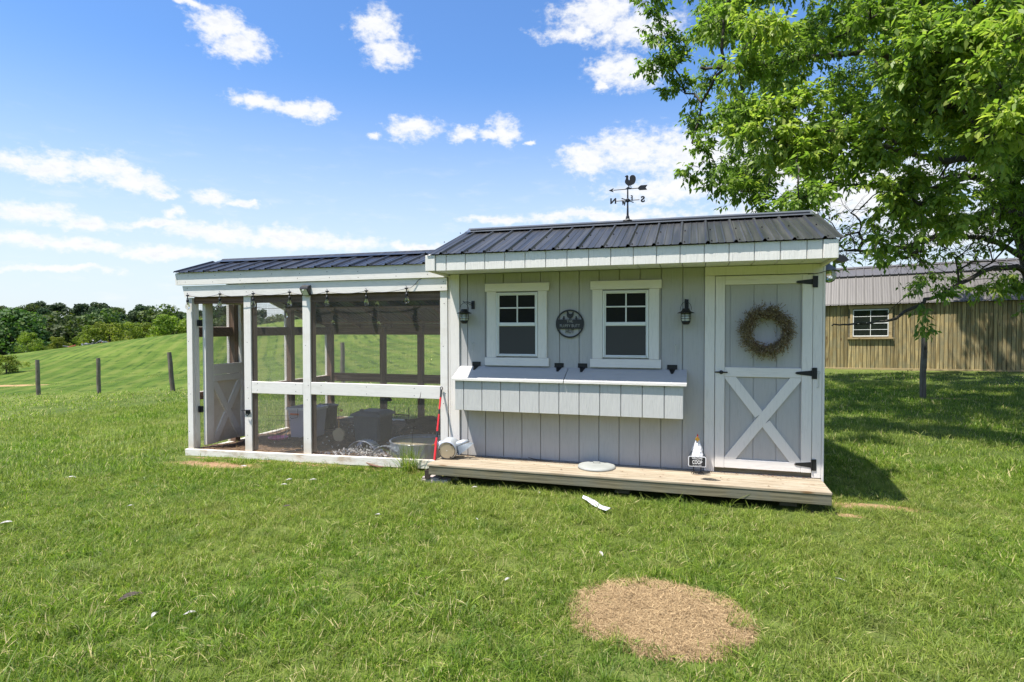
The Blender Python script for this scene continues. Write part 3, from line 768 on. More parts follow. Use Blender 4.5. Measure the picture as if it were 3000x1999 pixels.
# hardware cloth
def cloth(name, parent, x0, x1, z0, z1, plane='Y', at=.002, step=.0127, r=.0005):
    mb = MB(); n1 = int((x1 - x0) / step); n2 = int((z1 - z0) / step)
    def bar(a, b, c, d, e, f): mb.box(min(a, b), max(a, b), min(c, d), max(c, d), min(e, f), max(e, f))
    for i in range(n1 + 1):
        u = x0 + i * step + rnd.uniform(-.0006, .0006)
        if plane == 'Y': bar(u - r, u + r, at, at + 2 * r, z0, z1)
        else: bar(at, at + 2 * r, u - r, u + r, z0, z1)
    for j in range(n2 + 1):
        w = z0 + j * step + rnd.uniform(-.0006, .0006)
        if plane == 'Y': bar(x0, x1, at - 2 * r, at, w - r, w + r)
        else: bar(at - 2 * r, at, x0, x1, w - r, w + r)
    return mb.build(name, M['wire'], parent, kind='stuff')
cloth('wire_mesh', run, -3.286, -2.547, -.10, 1.77); cloth('wire_mesh', run, -2.443, -.782, -.08, 1.78)
cloth('wire_mesh', run, .10, 2.98, -.18, 1.27, 'X', -4.269, .025, .0007)
cloth('wire_mesh', run, -4.2, -.8, -.18, 1.28, 'Y', 3.0605, .025, .0007)
cloth('wire_mesh', run, .10, 1.9, 1.405, 1.75, 'X', -4.269, .025, .0007)
# the gate, swung inwards against the side wall
gate = board('gate', M['gate_tan'], run, -4.098, -4.088, .200, .690, -.105, .689, .002)
def gb(name, mat, y0, y1, z0, z1, x0=-4.0875, x1=-4.062): return board(name, mat, gate, x0, x1, y0, y1, z0, z1)
gb('stile', RW, .072, .199, -.108, 1.745, -4.110); gb('stile', RW, .691, .772, -.108, 1.745, -4.110)
gb('rail', RX, .200, .690, .780, .916); gb('rail', RX, .200, .690, .690, .776); gb('rail', RX, .2, .69, 1.70, 1.745)
def xprism(P, x0, x1): return MB().prism_x([(a, b) for a, b in P], x0, x1)
gbx = (.201, .689, -.105, .688)
P = clip(diag((.10, .86), (.79, -.28), .088, 0, 0), *gbx); xprism(P, -4.0875, -4.063).build('brace', RW, gate)
for a, b in (((.10, -.28), (.424, .253)), ((.466, .327), (.79, .86))):
    P = clip(diag(a, b, .088, 0, 0), *gbx)
    if len(P) > 2: xprism(P, -4.0875, -4.065).build('brace', RW, gate)
cloth('gate_mesh', gate, .2, .69, .917, 1.70, 'X', -4.09)
for z in (1.45, .35): MB().cbox(-4.175, -4.112, .05, .075, z - .04, z + .04, .002).tube([(-4.14, .045, z - .04), (-4.14, .045, z + .04)], .008, 6).build('gate_hinge', M['black'], gate)
lt = MB().cbox(-3.372, -3.302, -.034, -.0225, .335, .375, .002).tube([(-3.42, -.040, .378), (-3.29, -.040, .384)], .006, 6).tube([(-3.35, -.045, .33), (-3.33, -.05, .315), (-3.31, -.045, .335)], .007, 6)
lt.build('gate_latch', M['black'], run)
def nails():
    mb = MB(); rg = random.Random(14)
    def nail(x, z, y): mb.lathe([(.0005, -.0012), (.0045, -.001), (.005, 0)], (x, y, z), 6, 'Y')
    for x in np.arange(-4.2, -.75, .41):
        for dz in (.035, .105): nail(x + rg.uniform(-.04, .04), 1.925 + dz + rg.uniform(-.01, .01), -.0662)
    for x in (-4.23, -3.34, -2.49, -.74):
        for dz in (.04, .10): nail(x + rg.uniform(-.02, .02), 1.785 + dz, -.0442)
        for z in (.1, .55, .68, 1.2, 1.65): nail(x + rg.uniform(-.02, .02), z + rg.uniform(-.03, .03), -.0222)
    for x in (-3.2, -2.65, -2.3, -1.7, -1.1):
        for z in (.63, .71): nail(x, z, -.0212)
    mb.build('nails', M['rust'], run, kind='stuff')
nails()
# beaten earth floor inside the run
def soil_floor():
    a = np.linspace(-4.205, -.70, 90); b = np.linspace(0, 3.0, 80); X, Y = np.meshgrid(a, b, indexing='ij')
    Z = -.175 + .02 * np.sin(X * 3.1 + 1) * np.cos(Y * 2.3) + .012 * np.sin(X * 9 + Y * 7) + nrg.normal(0, .004, X.shape) + .02 * np.clip((X + 2.6), 0, 2)
    V = np.stack([X.ravel(), Y.ravel(), Z.ravel()], 1); i, j = np.meshgrid(np.arange(89), np.arange(79), indexing='ij'); k = (i * 80 + j).ravel()
    me = mesh_np('soil', V, np.stack([k, k + 80, k + 81, k + 1], 1))
    m, n, b_, o = new_mat('littered soil'); pos = n.new('ShaderNodeNewGeometry').outputs['Position']
    c = n.ramp(n.noise(pos, 9, 7, .75), [(.3, (.055, .035, .025)), (.52, (.15, .09, .055)), (.72, (.34, .22, .12))])
    setc(n, b_, c); b_.inputs['Roughness'].default_value = .95; bump(n, b_, n.noise(pos, 40, 5, .7), .9, .02)
    place('bare_soil', me, m, None, (0, 0, 0), True, kind='structure', label='scratched bare soil floor inside the run')
soil_floor()

# ------------------------------------------------------------ weathervane on the ridge
def weathervane():
    X, Y, Z = 1.18, .53, 2.535
    t = empty('weathervane', (X, Y, Z), 'black rooster weathervane with arrow and compass letters on the coop ridge', 'weathervane')
    MB().lathe([(.0, .012), (.05, .010), (.055, 0), (.0, 0)][::-1], (X, Y, Z), 12).tube([(X - .02, Y, Z), (X - .012, Y, Z + .05)], .006, 6).tube([(X + .02, Y, Z), (X + .012, Y, Z + .05)], .006, 6).tube([(X, Y, Z + .028), (X, Y, Z + .06)], [.02, .012], 8).build('base', M['black'], t)
    MB().tube([(X, Y, Z + .05), (X, Y, Z + .21)], [.012, .008], 8).tube([(X, Y, Z + .21), (X, Y, Z + .365)], [.009, .007], 8).build('pole', M['black'], t)
    za = Z + .222
    a = R(4)
    hub = MB().lathe([(.012, -.02), (.026, -.012), (.026, .008), (.010, .02)], (X, Y, za), 10)
    hub.tube([(X - .125, Y, za), (X + .125, Y, za)], .005, 6)
    hub.tube([(X - .05, Y - .12, za), (X + .05, Y + .12, za)], .005, 6)
    arms = hub.build('compass_arms', M['black'], t)
    text_obj('letter', 'N', .082, (X - .155, Y, za), M['black'], t, 1.1, .004, True, .0035)
    text_obj('letter', 'S', .086, (X + .16, Y, za), M['black'], t, 1.1, .004, True, .0035)
    turn = Matrix.Rotation(R(66), 4, 'Z')
    text_obj('letter', 'E', .075, (X + .056, Y - .13, za - .008), M['black'], t, 1.0, .003, True, .002, rot=turn)
    text_obj('letter', 'W', .075, (X - .056, Y + .13, za), M['black'], t, 1.0, .003, True, .002, rot=turn)
    z = Z + .345
    ar = MB().tube([(X - .155, Y, z - .002), (X + .11, Y, z + .002)], .0055, 6)
    ar.prism([(X - .205, z - .004), (X - .150, z - .026), (X - .162, z - .004), (X - .150, z + .020)], Y - .003, Y + .003)
    ar.prism([(X + .105, z), (X + .125, z - .022), (X + .205, z - .022), (X + .190, z + .002), (X + .208, z + .030), (X + .140, z + .030), (X + .12, z + .018)], Y - .003, Y + .003)
    ar.prism([(X - .03, z), (X + .05, z + .002), (X + .02, z + .014), (X + .002, z + .018), (X - .012, z + .012)], Y - .006, Y + .006)
    ar.build('arrow', M['black'], t)
    z0 = z + .012
    P = [(-.004, .0), (.004, .0), (.006, .018), (.014, .030), (.016, .018), (.022, .0), (.030, .0), (.024, .010), (.022, .026), (.034, .030), (.050, .036), (.062, .048), (.070, .066), (.074, .085), (.072, .110), (.060, .128), (.044, .135), (.026, .133), (.014, .124), (.008, .108), (.010, .086), (.004, .080), (-.004, .090), (-.006, .108), (-.004, .122), (-.012, .136), (-.024, .136), (-.036, .130), (-.044, .122), (-.034, .118), (-.030, .110), (-.034, .094), (-.042, .078), (-.042, .060), (-.034, .044), (-.018, .032), (-.006, .020)]
    P = [(X + .012 + u * 1.0, z0 + v * 1.0) for u, v in P]
    MB().prism(P, Y - .004, Y + .004).build('rooster', M['black'], t)
weathervane()

# ------------------------------------------------------------ round sign
def round_sign():
    cx, cz, r = .655, 1.4225, .146
    t = empty('round_sign', (cx, -.015, cz - r), 'round black metal sign with a hen and chicks between the coop windows', 'sign')
    n = 48; y0, y1 = -.019, -.015
    mb = MB(); o = circ(cx, cz, r, n); i_ = circ(cx, cz, r - .0165, n)
    vs = [(x, y0, z) for x, z in o] + [(x, y0, z) for x, z in i_] + [(x, y1, z) for x, z in o] + [(x, y1, z) for x, z in i_]
    fs = []
    for k in range(n):
        a, b = k, (k + 1) % n
        fs += [(a, b, n + b, n + a), (2 * n + b, 2 * n + a, 3 * n + a, 3 * n + b), (a, 2 * n + a, 2 * n + b, b), (n + a, n + b, 3 * n + b, 3 * n + a)]
    mb.add(vs, fs).build('ring', M['ink_b'], t)
    zt, zb = cz + .044, cz - .052; ri = r - .010
    a1 = math.asin((zt - cz) / ri); a2 = math.asin((zb - cz) / ri)
    right = [(cx + ri * math.cos(a2 + (a1 - a2) * k / 8), cz + ri * math.sin(a2 + (a1 - a2) * k / 8)) for k in range(9)]
    left = [(2 * cx - x, z) for x, z in right[::-1]]
    MB().prism(right + left, -.0185, -.0152).build('band', M['ink_b'], t)
    text_obj('lettering', 'THE', .044, (cx, -.0195, cz + .024), M['ink_w'], t, .82, .0003, False, -.0012)
    text_obj('lettering', 'FLUFFY BUTT', .044, (cx, -.0195, cz - .022), M['ink_w'], t, .80, .0003, False, -.0012)
    text_obj('lettering', 'HUT', .062, (cx, -.0170, cz - .078), M['ink_b'], t, .72, .0015, False, .0004)
    hen = [(-.004, 0), (.002, 0), (.003, .012), (.008, .012), (.009, 0), (.015, 0), (.014, .014), (.026, .024), (.034, .040), (.038, .056), (.040, .072), (.034, .082), (.026, .076), (.022, .064), (.012, .058), (-.004, .058), (-.012, .066), (-.018, .082), (-.022, .092), (-.030, .096), (-.038, .088), (-.042, .082), (-.034, .076), (-.034, .062), (-.036, .044), (-.030, .028), (-.018, .018), (-.008, .012)]
    MB().prism([(cx + u * .98 + .002, zt + v * .98) for u, v in hen], -.0185, -.0155).build('hen_cutout', M['ink_b'], t)
    ch = [(-.004, 0), (.004, 0), (.012, .008), (.018, .016), (.010, .016), (.008, .024), (.010, .034), (.004, .042), (-.004, .042), (-.010, .034), (-.008, .024), (-.020, .014), (-.012, .006)]
    MB().prism([(cx - .062 + u * .85, zt + v * .85) for u, v in ch], -.0185, -.0155).build('chick_cutout', M['ink_b'], t)
    MB().prism([(cx + .066 - u * .85, zt + v * .85) for u, v in ch][::-1], -.0185, -.0155).build('chick_cutout', M['ink_b'], t)
round_sign()

# ------------------------------------------------------------ wall lanterns
def lantern(x, xp, ztop, label, face):
    """x lantern axis, xp wall plate"""
    zb = ztop - .245; y = -.10
    t = empty('wall_lantern', (x, y, zb), label, 'lantern', 'caged wall lanterns beside the coop windows')
    MB().cbox(xp - .018, xp + .018, -.010, -.001, ztop - .088, ztop, .002).tube([(xp, -.008, ztop - .03), (xp + (x - xp) * .6, -.07, ztop - .012), (x, y - .01, ztop - .018), (x - .004, y - .02, ztop - .004)], .0042, 6).tube([(xp, -.008, ztop - .055), (x + (xp - x) * .3, -.08, ztop - .022)], .003, 5).build('bracket', M['black'], t)
    zr = ztop - .095
    MB().lathe([(.0, .006), (.030, .004), (.034, -.002), (.036, -.012), (.050, -.026), (.078, -.038), (.080, -.042), (.050, -.034), (.0, -.030)][::-1], (x, y, zr), 20).build('cap', M['black'], t, True)
    MB().tube([(x - .047, y, zr - .012), (x - .050, y, zr + .012), (x - .040, y, zr + .042), (x - .018, y, zr + .064), (x, y, zr + .070), (x + .018, y, zr + .064), (x + .040, y, zr + .042), (x + .050, y, zr + .012), (x + .047, y, zr - .012)], .0024, 6).build('bail', M['black'], t)
    zt = zr - .036; z1 = zb + .030
    MB().lathe([(.001, z1 - zt - .004), (.036, z1 - zt - .002), (.040, z1 - zt + .02), (.042, -.004), (.001, -.002)], (x, y, zt), 18).build('liner', M['bulb_white'], t, True)
    cage = MB()
    for k in range(6):
        a = 2 * math.pi * (k + .3) / 6
        cage.tube([(x + .046 * math.cos(a), y + .046 * math.sin(a), zt), (x + .046 * math.cos(a), y + .046 * math.sin(a), z1 + .02), (x + .040 * math.cos(a), y + .040 * math.sin(a), z1)], .0026, 5)
    for zz in (zt - .012, zt - .034, zt - .056):
        cage.tube([(x + .046 * math.cos(2 * math.pi * k / 18), y + .046 * math.sin(2 * math.pi * k / 18), zz) for k in range(19)], .0026, 5, False)
    cage.build('cage', M['black'], t)
    MB().lathe([(.001, 0), (.022, 0), (.032, .008), (.041, .024), (.041, .034), (.001, .034)], (x, y, zb), 18).build('foot', M['black'], t, True)
lantern(-.470, -.405, 1.672, 'black caged lantern left of the left coop window', 0)
lantern(1.795, 1.80, 1.655, 'black caged lantern between the right coop window and the door', 1)

# ------------------------------------------------------------ wreath
def wreath():
    cx, cz, y = 2.512, 1.350, -.055
    t = empty('wreath', (cx, y, 1.11), 'wreath of dried brown seed sprigs on the upper half of the coop door', 'wreath')
    rg = random.Random(4)
    MB().tube([(cx + .150 * math.cos(2 * math.pi * k / 40) * (1 + .02 * math.sin(k)), y + .012 * math.sin(k * 1.7), cz + .150 * math.sin(2 * math.pi * k / 40)) for k in range(41)], .012, 7, False).tube([(cx + .16 * math.cos(2 * math.pi * k / 40 + .1), y - .01 + .01 * math.sin(k * 2.3), cz + .16 * math.sin(2 * math.pi * k / 40 + .1)) for k in range(41)], .008, 6, False).build('vine_ring', M['brown_x'], t)
    V = []; F = []; T = []
    def leaf(p, d, L, w, tn):
        d = d.normalized(); s = d.cross(Vector((rg.gauss(0, 1), rg.gauss(0, 1), rg.gauss(0, 1)))).normalized() * w
        k = len(V); V.extend([p, p + d * L * .5 + s, p + d * L, p + d * L * .5 - s]); F.append((k, k + 1, k + 2, k + 3)); T.extend([tn] * 4)
    stems = MB()
    for i in range(1150):
        a = rg.uniform(0, 2 * math.pi)
        left = math.cos(a) < -.3
        rr = rg.gauss(.160, .023)
        p = Vector((cx + rr * math.cos(a), y + rg.uniform(-.03, .015), cz + rr * math.sin(a)))
        out = Vector((math.cos(a), 0, math.sin(a))); tan = Vector((math.sin(a), 0, -math.cos(a)))
        d = (out * rg.uniform(-.2, 1.0) + tan * rg.uniform(.1, 1.0) + Vector((0, -rg.uniform(0, .5), -.15))).normalized()
        L = rg.uniform(.035, .085)
        if rg.random() < .06: L *= 1.5
        if left and rg.random() < .25: continue
        stems.tube([p, p + d * L], [.0012, .0007], 3, False)
        for j in range(9):
            q = p + d * L * (j + 1) / 9; dd = (d + Vector((rg.gauss(0, .7), rg.gauss(0, .5), rg.gauss(0, .7)))).normalized()
            leaf(q, dd, rg.uniform(.009, .019), rg.uniform(.0028, .0052), min(1, max(0, rg.gauss(.5, .28))))
    for a0, n_ in ((2.95, 16), (3.55, 10), (2.35, 9), (1.95, 3), (1.2, 4), (4.0, 4)):    # loose sprigs sticking out
        for i in range(n_):
            a = a0 + rg.gauss(0, .07); p = Vector((cx + .17 * math.cos(a), y - .01, cz + .17 * math.sin(a)))
            d = Vector((math.cos(a + rg.gauss(0, .5)), rg.gauss(0, .2), math.sin(a + rg.gauss(0, .5)))).normalized(); L = rg.uniform(.06, .11)
            stems.tube([p, p + d * L], [.0014, .0008], 3, False)
            for j in range(10):
                leaf(p + d * L * (.3 + .7 * j / 10), (d + Vector((rg.gauss(0, .7), rg.gauss(0, .5), rg.gauss(0, .7)))).normalized(), rg.uniform(.008, .016), .003, rg.uniform(.05, .6))
    stems.build('twigs', M['brown_x'], t, kind='stuff')
    me = mesh_np('leaves', [tuple(v - Vector((cx, y, 1.11))) for v in V], F, T)
    M['dry'] = m_leaf('dry seed pods', (.085, .065, .025), (.30, .235, .12), .1, (.56, .48, .31), .75)
    place('dried_leaves', me, M['dry'], t, (cx, y, 1.11), kind='stuff')
    MB().tube([(cx - .012, y + .02, cz + .17), (cx - .004, y, cz + .215), (cx + .01, y + .02, cz + .17)], .004, 5).build('hanger', M['brown_x'], t)
wreath()

# ------------------------------------------------------------ things on the deck
gl = empty('bin_lid', (.955, -.16, .0), 'round pale grey bin lid lying on the porch deck', 'lid')
MB().lathe([(.001, .040), (.060, .040), (.10, .034), (.12, .036), (.165, .026), (.178, .022), (.186, .010), (.187, .001), (.180, .001), (.176, .014), (.001, .026)][::-1], (.955, -.165, 0), 40).build('lid_disc', M['lidgrey'], gl, True)
MB().tube([(.92, -.165, .036), (.925, -.165, .054), (.985, -.165, .054), (.99, -.165, .036)], .005, 6).build('handle', M['lidgrey'], gl)

def hen_statue():
    x, y = 1.905, -.115
    t = empty('hen_statue', (x, y, 0), 'white metal hen statue holding a black welcome board beside the coop door', 'statue')
    body = []
    prof = [(.001, .345), (.012, .335), (.020, .315), (.026, .285), (.036, .25), (.048, .21), (.058, .175), (.066, .13), (.062, .095), (.040, .078), (.001, .072)]
    MB().lathe(prof[::-1], (x, y, 0), 18).build('body', M['whitep'], t, True)
    rg = random.Random(3); fe = MB()
    for row, (zz, rr, n_) in enumerate(((.292, .030, 7), (.262, .040, 8), (.232, .050, 9), (.202, .058, 10), (.17, .066, 11))):
        for k in range(n_):
            a = 2 * math.pi * (k + .5 * (row % 2)) / n_; ca, sa = math.cos(a), math.sin(a); w = math.pi * rr / n_ * 1.05
            tx, ty = -sa, ca; pts = []
            for u, v, o in ((-1, 0, -.006), (-1, -.022, .002), (-.5, -.034, .004), (0, -.038, .005), (.5, -.034, .004), (1, -.022, .002), (1, 0, -.006)):
                pts.append((x + ca * (rr + o) + tx * w * u, y + sa * (rr + o) + ty * w * u, zz + v))
            fe.add(pts, [tuple(range(7))])
    fe.build('feathers', M['whitep'], t)
    MB().prism([(x - .020, .318), (x - .022, .328), (x, .350), (x + .022, .326), (x + .018, .318), (x, .312)], y - .032, y - .004).build('crest_plate', M['gold'], t)
    MB().prism([(x - .004, .345), (x + .006, .345), (x + .008, .362), (x + .004, .372), (x + .001, .362), (x - .001, .378), (x - .004, .362)], y - .006, y + .002).build('comb', M['red'], t)
    MB().prism([(x - .006, .312), (x + .006, .312), (x, .298)], y - .040, y - .030).build('beak', M['gold'], t)
    for s in (-1, 1):
        MB().add([(x + s * .040, y - .03, .235), (x + s * .068, y - .01, .185), (x + s * .082, y - .005, .15), (x + s * .072, y - .03, .150), (x + s * .05, y - .04, .19)], [(0, 1, 2, 3, 4)] if s > 0 else [(4, 3, 2, 1, 0)]).build('wing', M['bird_grey'], t)
        lx = x + s * .034
        MB().tube([(lx, y, .085), (lx, y - .004, .02)], .005, 6).tube([(lx - .025 * s, y - .035, .004), (lx, y - .004, .018), (lx + .022 * s, y - .040, .004)], .0032, 5).tube([(lx, y - .004, .018), (lx, y - .05, .004)], .0032, 5).tube([(lx, y - .004, .018), (lx, y + .028, .004)], .0032, 5).build('leg', M['black'], t)
    bx0, bx1, bz0, bz1, by = x - .082, x + .078, .078, .176, y - .088
    def rr_(x0, x1, z0, z1, r): return [p for cx, cz, a in ((x1 - r, z0 + r, -90), (x1 - r, z1 - r, 0), (x0 + r, z1 - r, 90), (x0 + r, z0 + r, 180)) for p in [(cx + r * math.cos(R(a + q)), cz + r * math.sin(R(a + q))) for q in (0, 30, 60, 90)]]
    b = MB().prism(rr_(bx0, bx1, bz0, bz1, .014), by, by + .004).build('board', M['whitep'], t)
    MB().prism(rr_(bx0 + .007, bx1 - .007, bz0 + .007, bz1 - .007, .009), by - .0012, by - .0002).build('board_face', M['ink_b'], b)
    cx = (bx0 + bx1) / 2
    text_obj('lettering', 'WELCOME', .0225, (cx, by - .0018, .1565), M['ink_w'], b, .86, .0003, False, .0004)
    text_obj('lettering', 'TO THE', .007, (cx, by - .0018, .1428), M['ink_w'], b, .9, .0002)
    text_obj('lettering', 'COOP', .050, (cx, by - .0018, .1195), M['ink_w'], b, .62, .0003, False, .0008)
    text_obj('lettering', 'FRESH EGGS IN THE NEST', .0098, (cx, by - .0018, .0915), M['ink_w'], b, .72, .0002)
hen_statue()

def tin_chicken():
    c = Vector((-.610, -.205, .078))
    t = empty('tin_chicken', (c.x, c.y, 0), 'zinc drum chicken with red face tipped over at the left end of the deck', 'ornament'); t.scale = (1.33, 1.33, 1.33)
    ax = (Vector((.12, -.93, -.10))).normalized()           # drum axis, end disc to the camera
    q = ax.to_track_quat('Z', 'Y').to_matrix().to_4x4(); T = Matrix.Translation(c) @ q
    MB().lathe([(.001, -.085), (.066, -.085), (.074, -.078), (.078, -.04), (.078, .035), (.072, .048), (.001, .048)], (0, 0, 0), 26).xf(T).build('drum', M['zinc'], t, True)
    MB().lathe([(.001, .0535), (.063, .0535), (.064, .0490), (.001, .0485)][::-1], (0, 0, 0), 26).xf(T).build('end_plate', M['tan'], t)
    rim = MB().tube([(.0665 * math.cos(2 * math.pi * k / 26), .0665 * math.sin(2 * math.pi * k / 26), .054) for k in range(27)], .0022, 5, False)
    for a in (.9, 3.0, 5.2): rim.cbox(.062 * math.cos(a) - .006, .062 * math.cos(a) + .006, .062 * math.sin(a) - .006, .062 * math.sin(a) + .006, .0538, .058, .001)
    rim.xf(T).build('rim', M['rust'], t); MB().lathe([(.001, .0545), (.004, .0545), (.004, .050)][::-1], (0, 0, 0), 8).xf(T).build('hub_hole', M['ink_w'], t)
    h = Vector((-.715, -.215, .108))
    MB().tube([c + Vector((-.05, 0, .025)), c + Vector((-.085, -.005, .03)), h], [.040, .030, .014], 10).build('neck', M['zinc'], t, True)
    MB().lathe([(.001, -.014), (.012, -.010), (.016, 0), (.012, .011), (.001, .015)], tuple(h), 10).xf(Matrix.Translation(h) @ Matrix.Diagonal((1, .7, 1.35, 1)) @ Matrix.Translation(-h)).build('face', M['red'], t, True)
    MB().tube([h + Vector((-.010, 0, .0)), h + Vector((-.034, -.004, -.012))], [.007, .001], 6).build('beak', M['gold'], t)
    MB().prism([(h.x - .006, h.z + .010), (h.x + .012, h.z + .012), (h.x + .016, h.z + .024), (h.x + .008, h.z + .020), (h.x + .002, h.z + .030), (h.x - .004, h.z + .020), (h.x - .012, h.z + .024)], h.y - .003, h.y + .001).build('comb', M['red'], t)
    tail = MB(); rg = random.Random(8)
    MB().tube([c + Vector((.055, .03, .02)), c + Vector((.11, .05, .045)), c + Vector((.15, .06, .060))], [.032, .026, .010], 10).build('rump', M['zinc'], t, True)
    for k in range(16):
        f = k / 15; b = c + Vector((.062 + f * .11, .005, .012 + f * .045)); d = Vector((.35 + .3 * f, -.25, -.75 + .7 * f)).normalized(); s = Vector((.010, .0, -.003 + .006 * f)); L = .062 - .02 * f
        tail.add([b - s, b + s, b + d * L + s * .6, b + d * L * 1.1, b + d * L - s * .6], [(0, 1, 2, 3, 4)])
    tail.build('tail_feathers', M['bird_grey'], t)
tin_chicken()

# leaf litter and crumbs on the deck, a bent stick
def debris():
    rg = random.Random(21); V = []; F = []; T = []
    for i in range(420):
        f = rg.random()
        if f < .55: x = rg.gauss(-.1, .5); y = -abs(rg.gauss(.03, .06)) - .024
        elif f < .8: x = rg.uniform(2.1, 2.9); y = -abs(rg.gauss(.0, .02)) - .028
        else: x = rg.uniform(-.6, 2.9); y = rg.uniform(-.45, -.03)
        if not (-.7 < x < 2.95 and y > -.48): continue
        s = rg.uniform(.003, .010) * (1.6 if f > .8 and rg.random() < .2 else 1); a = rg.uniform(0, 6.28); e = rg.uniform(.25, .8); z = .0012 + rg.uniform(0, .003); k = len(V)
        c_, s_ = math.cos(a), math.sin(a)
        for u, v, w in ((-1, 0, 0), (0, -e, .3), (1, 0, .1), (0, e, .5)):
            V.append((x + (u * c_ - v * s_) * s, y + (u * s_ + v * c_) * s, z + w * s * .8))
        F.append((k, k + 1, k + 2, k + 3)); T += [rg.random()] * 4
    me = mesh_np('litter', V, F, T); M['litter'] = m_leaf('leaf crumbs', (.07, .035, .02), (.28, .14, .07), .0, (.42, .32, .2), .9)
    place('leaf_litter', me, M['litter'], None, (0, 0, 0), kind='stuff', label='brown leaf crumbs scattered over the porch deck')
    st = MB().tube([(.22, -.05, .03), (.26, -.048, .018), (.31, -.045, .010), (.36, -.045, .010), (.43, -.05, .012)], [.002, .004, .005, .004, .002], 6)
    setp(st.build('stick', M['bark'], None), 'thin dark curved stick lying on the deck against the coop wall', 'stick')
    lf = MB(); P = [(1.93, -.355), (1.97, -.342), (2.03, -.337), (2.10, -.350), (2.13, -.362), (2.08, -.372), (2.0, -.376)]
    lf.add([(x, y, .004 + .012 * math.sin(i * 1.1)) for i, (x, y) in enumerate(P)] + [(x, y, .002 + .012 * math.sin(i * 1.1)) for i, (x, y) in enumerate(P)], [tuple(range(7))[::-1], tuple(range(7, 14))] + [(i, (i + 1) % 7, (i + 1) % 7 + 7, i + 7) for i in range(7)])
    setp(lf.build('dry_leaf', M['bark'], None), 'long curled dry leaf on the deck in front of the hen statue', 'leaf')
debris()

# ------------------------------------------------------------ red and black pole
def pole():
    a = Vector((-.715, -.335, .002)); b = Vector((-.762, -.036, .735)); t = empty('striped_pole', a, 'thin red and black pole leaning on the end post of the run', 'pole')
    for f0, f1, c in ((0, .17, 'red'), (.17, .34, 'red'), (.34, .43, 'black'), (.43, .66, 'red'), (.66, .70, 'red'), (.70, .76, 'black'), (.76, .985, 'red')): pass
    seg = [(0, .21, 'red', .0125), (.21, .30, 'red', .011), (.30, .385, 'black', .011), (.385, .44, 'red', .0115), (.44, .62, 'red', .0105), (.62, .685, 'black', .0105), (.685, .855, 'red', .0105), (.855, .965, 'black', .0115)]
    for f0, f1, c, r in seg:
        MB().tube([a.lerp(b, f0 + .001), a.lerp(b, f1 - .001)], r, 10).build('pole_section' if c == 'red' else 'grip_band', M['red'] if c == 'red' else M['blackp'], t, label=None)
    c = a.lerp(b, .982); MB().tube([c + Vector((.013 * math.cos(k * .6), 0, .017 * math.sin(k * .6))) for k in range(12)], .0042, 6, False).build('hanging_loop', M['blackp'], t)
pole()

# ------------------------------------------------------------ string lights on the run, solar lights
def string_lights():
    B = [(-4.200, 1.794), (-3.701, 1.804), (-3.208, 1.799), (-2.690, 1.807), (-2.178, 1.806), (-1.667, 1.802), (-1.165, 1.820)]
    t = empty('string_lights', (-2.6, -.06, 1.6), 'string of clear bulbs on a black cable along the front of the run', 'string lights')
    cab = MB()
    for (x0, z0), (x1, z1) in zip(B[:-1], B[1:]):
        if abs((x0 + x1) / 2 + 2.43) < .15: zs = .035
        else: zs = rnd.uniform(.022, .04)
        cab.tube([(x0 + (x1 - x0) * k / 10, -.062, z0 + (z1 - z0) * k / 10 - zs * 4 * (k / 10) * (1 - k / 10)) for k in range(11)], .0028, 5)
    x0, z0 = B[-1]; cab.tube([(x0, -.062, z0), (x0 + .05, -.060, z0 + .006), (x0 + .09, -.055, z0 + .035), (x0 + .14, -.05, z0 + .09), (-.99, -.045, 1.925)], .0028, 5)
    cab.build('cable', M['blackp'], t)
    def bulb(x, y, z, par):
        tilt = rnd.uniform(-.05, .05)
        T = Matrix.Translation((x, y, z)) @ Matrix.Rotation(tilt, 4, 'Y')
        s = MB().lathe([(.006, -.05), (.006, .004), (.016, .006), (.016, -.006), (.010, -.012)], (0, 0, 0), 8).tube([(-.022, 0, .004), (.022, 0, .004)], .005, 6)
        s.tube([(0, 0, .004), (.004, 0, .02), (-.004, 0, .028), (-.010, 0, .022)], .0026, 5).lathe([(.001, -.088), (.014, -.088), (.016, -.08), (.016, -.058), (.011, -.05), (.001, -.05)], (0, 0, 0), 12)
        so = s.xf(T).build('socket', M['blackp'], par)
        g = MB().lathe([(.012, -.0885), (.014, -.098), (.022, -.118), (.027, -.138), (.026, -.152), (.018, -.166), (.006, -.172), (.0005, -.173)][::-1], (0, 0, 0), 16).xf(T).build('glass_bulb', M['glass'], so, True)
        MB().tube([T @ Vector(p) for p in ((0, 0, -.092), (0, 0, -.118))], .004, 6).tube([T @ Vector(p) for p in ((-.006, 0, -.118), (-.010, 0, -.145), (0, 0, -.15), (.010, 0, -.145), (.006, 0, -.118))], .0008, 4).build('filament', M['bulb_white'], so)
    for x, z in B: bulb(x, -.066, z, t)
    t2 = empty('string_lights', (-3.5, .9, 1.5), 'second string of bulbs hanging under the roof inside the run', 'string lights')
    I = [(-4.16, .55, 1.80), (-4.16, 1.75, 1.71), (-3.55, 2.1, 1.60), (-2.8, 2.2, 1.58), (-2.2, 1.1, 1.83), (-2.9, .55, 1.98)]
    cab = MB()
    for a, b in zip(I[:-1], I[1:]):
        a, b = Vector(a), Vector(b); cab.tube([a.lerp(b, k / 10) - Vector((0, 0, .3 * (k / 10) * (1 - k / 10))) for k in range(11)], .003, 5)
    cab.build('cable', M['blackp'], t2)
    for p in I[1:]: bulb(p[0], p[1], p[2], t2)
string_lights()
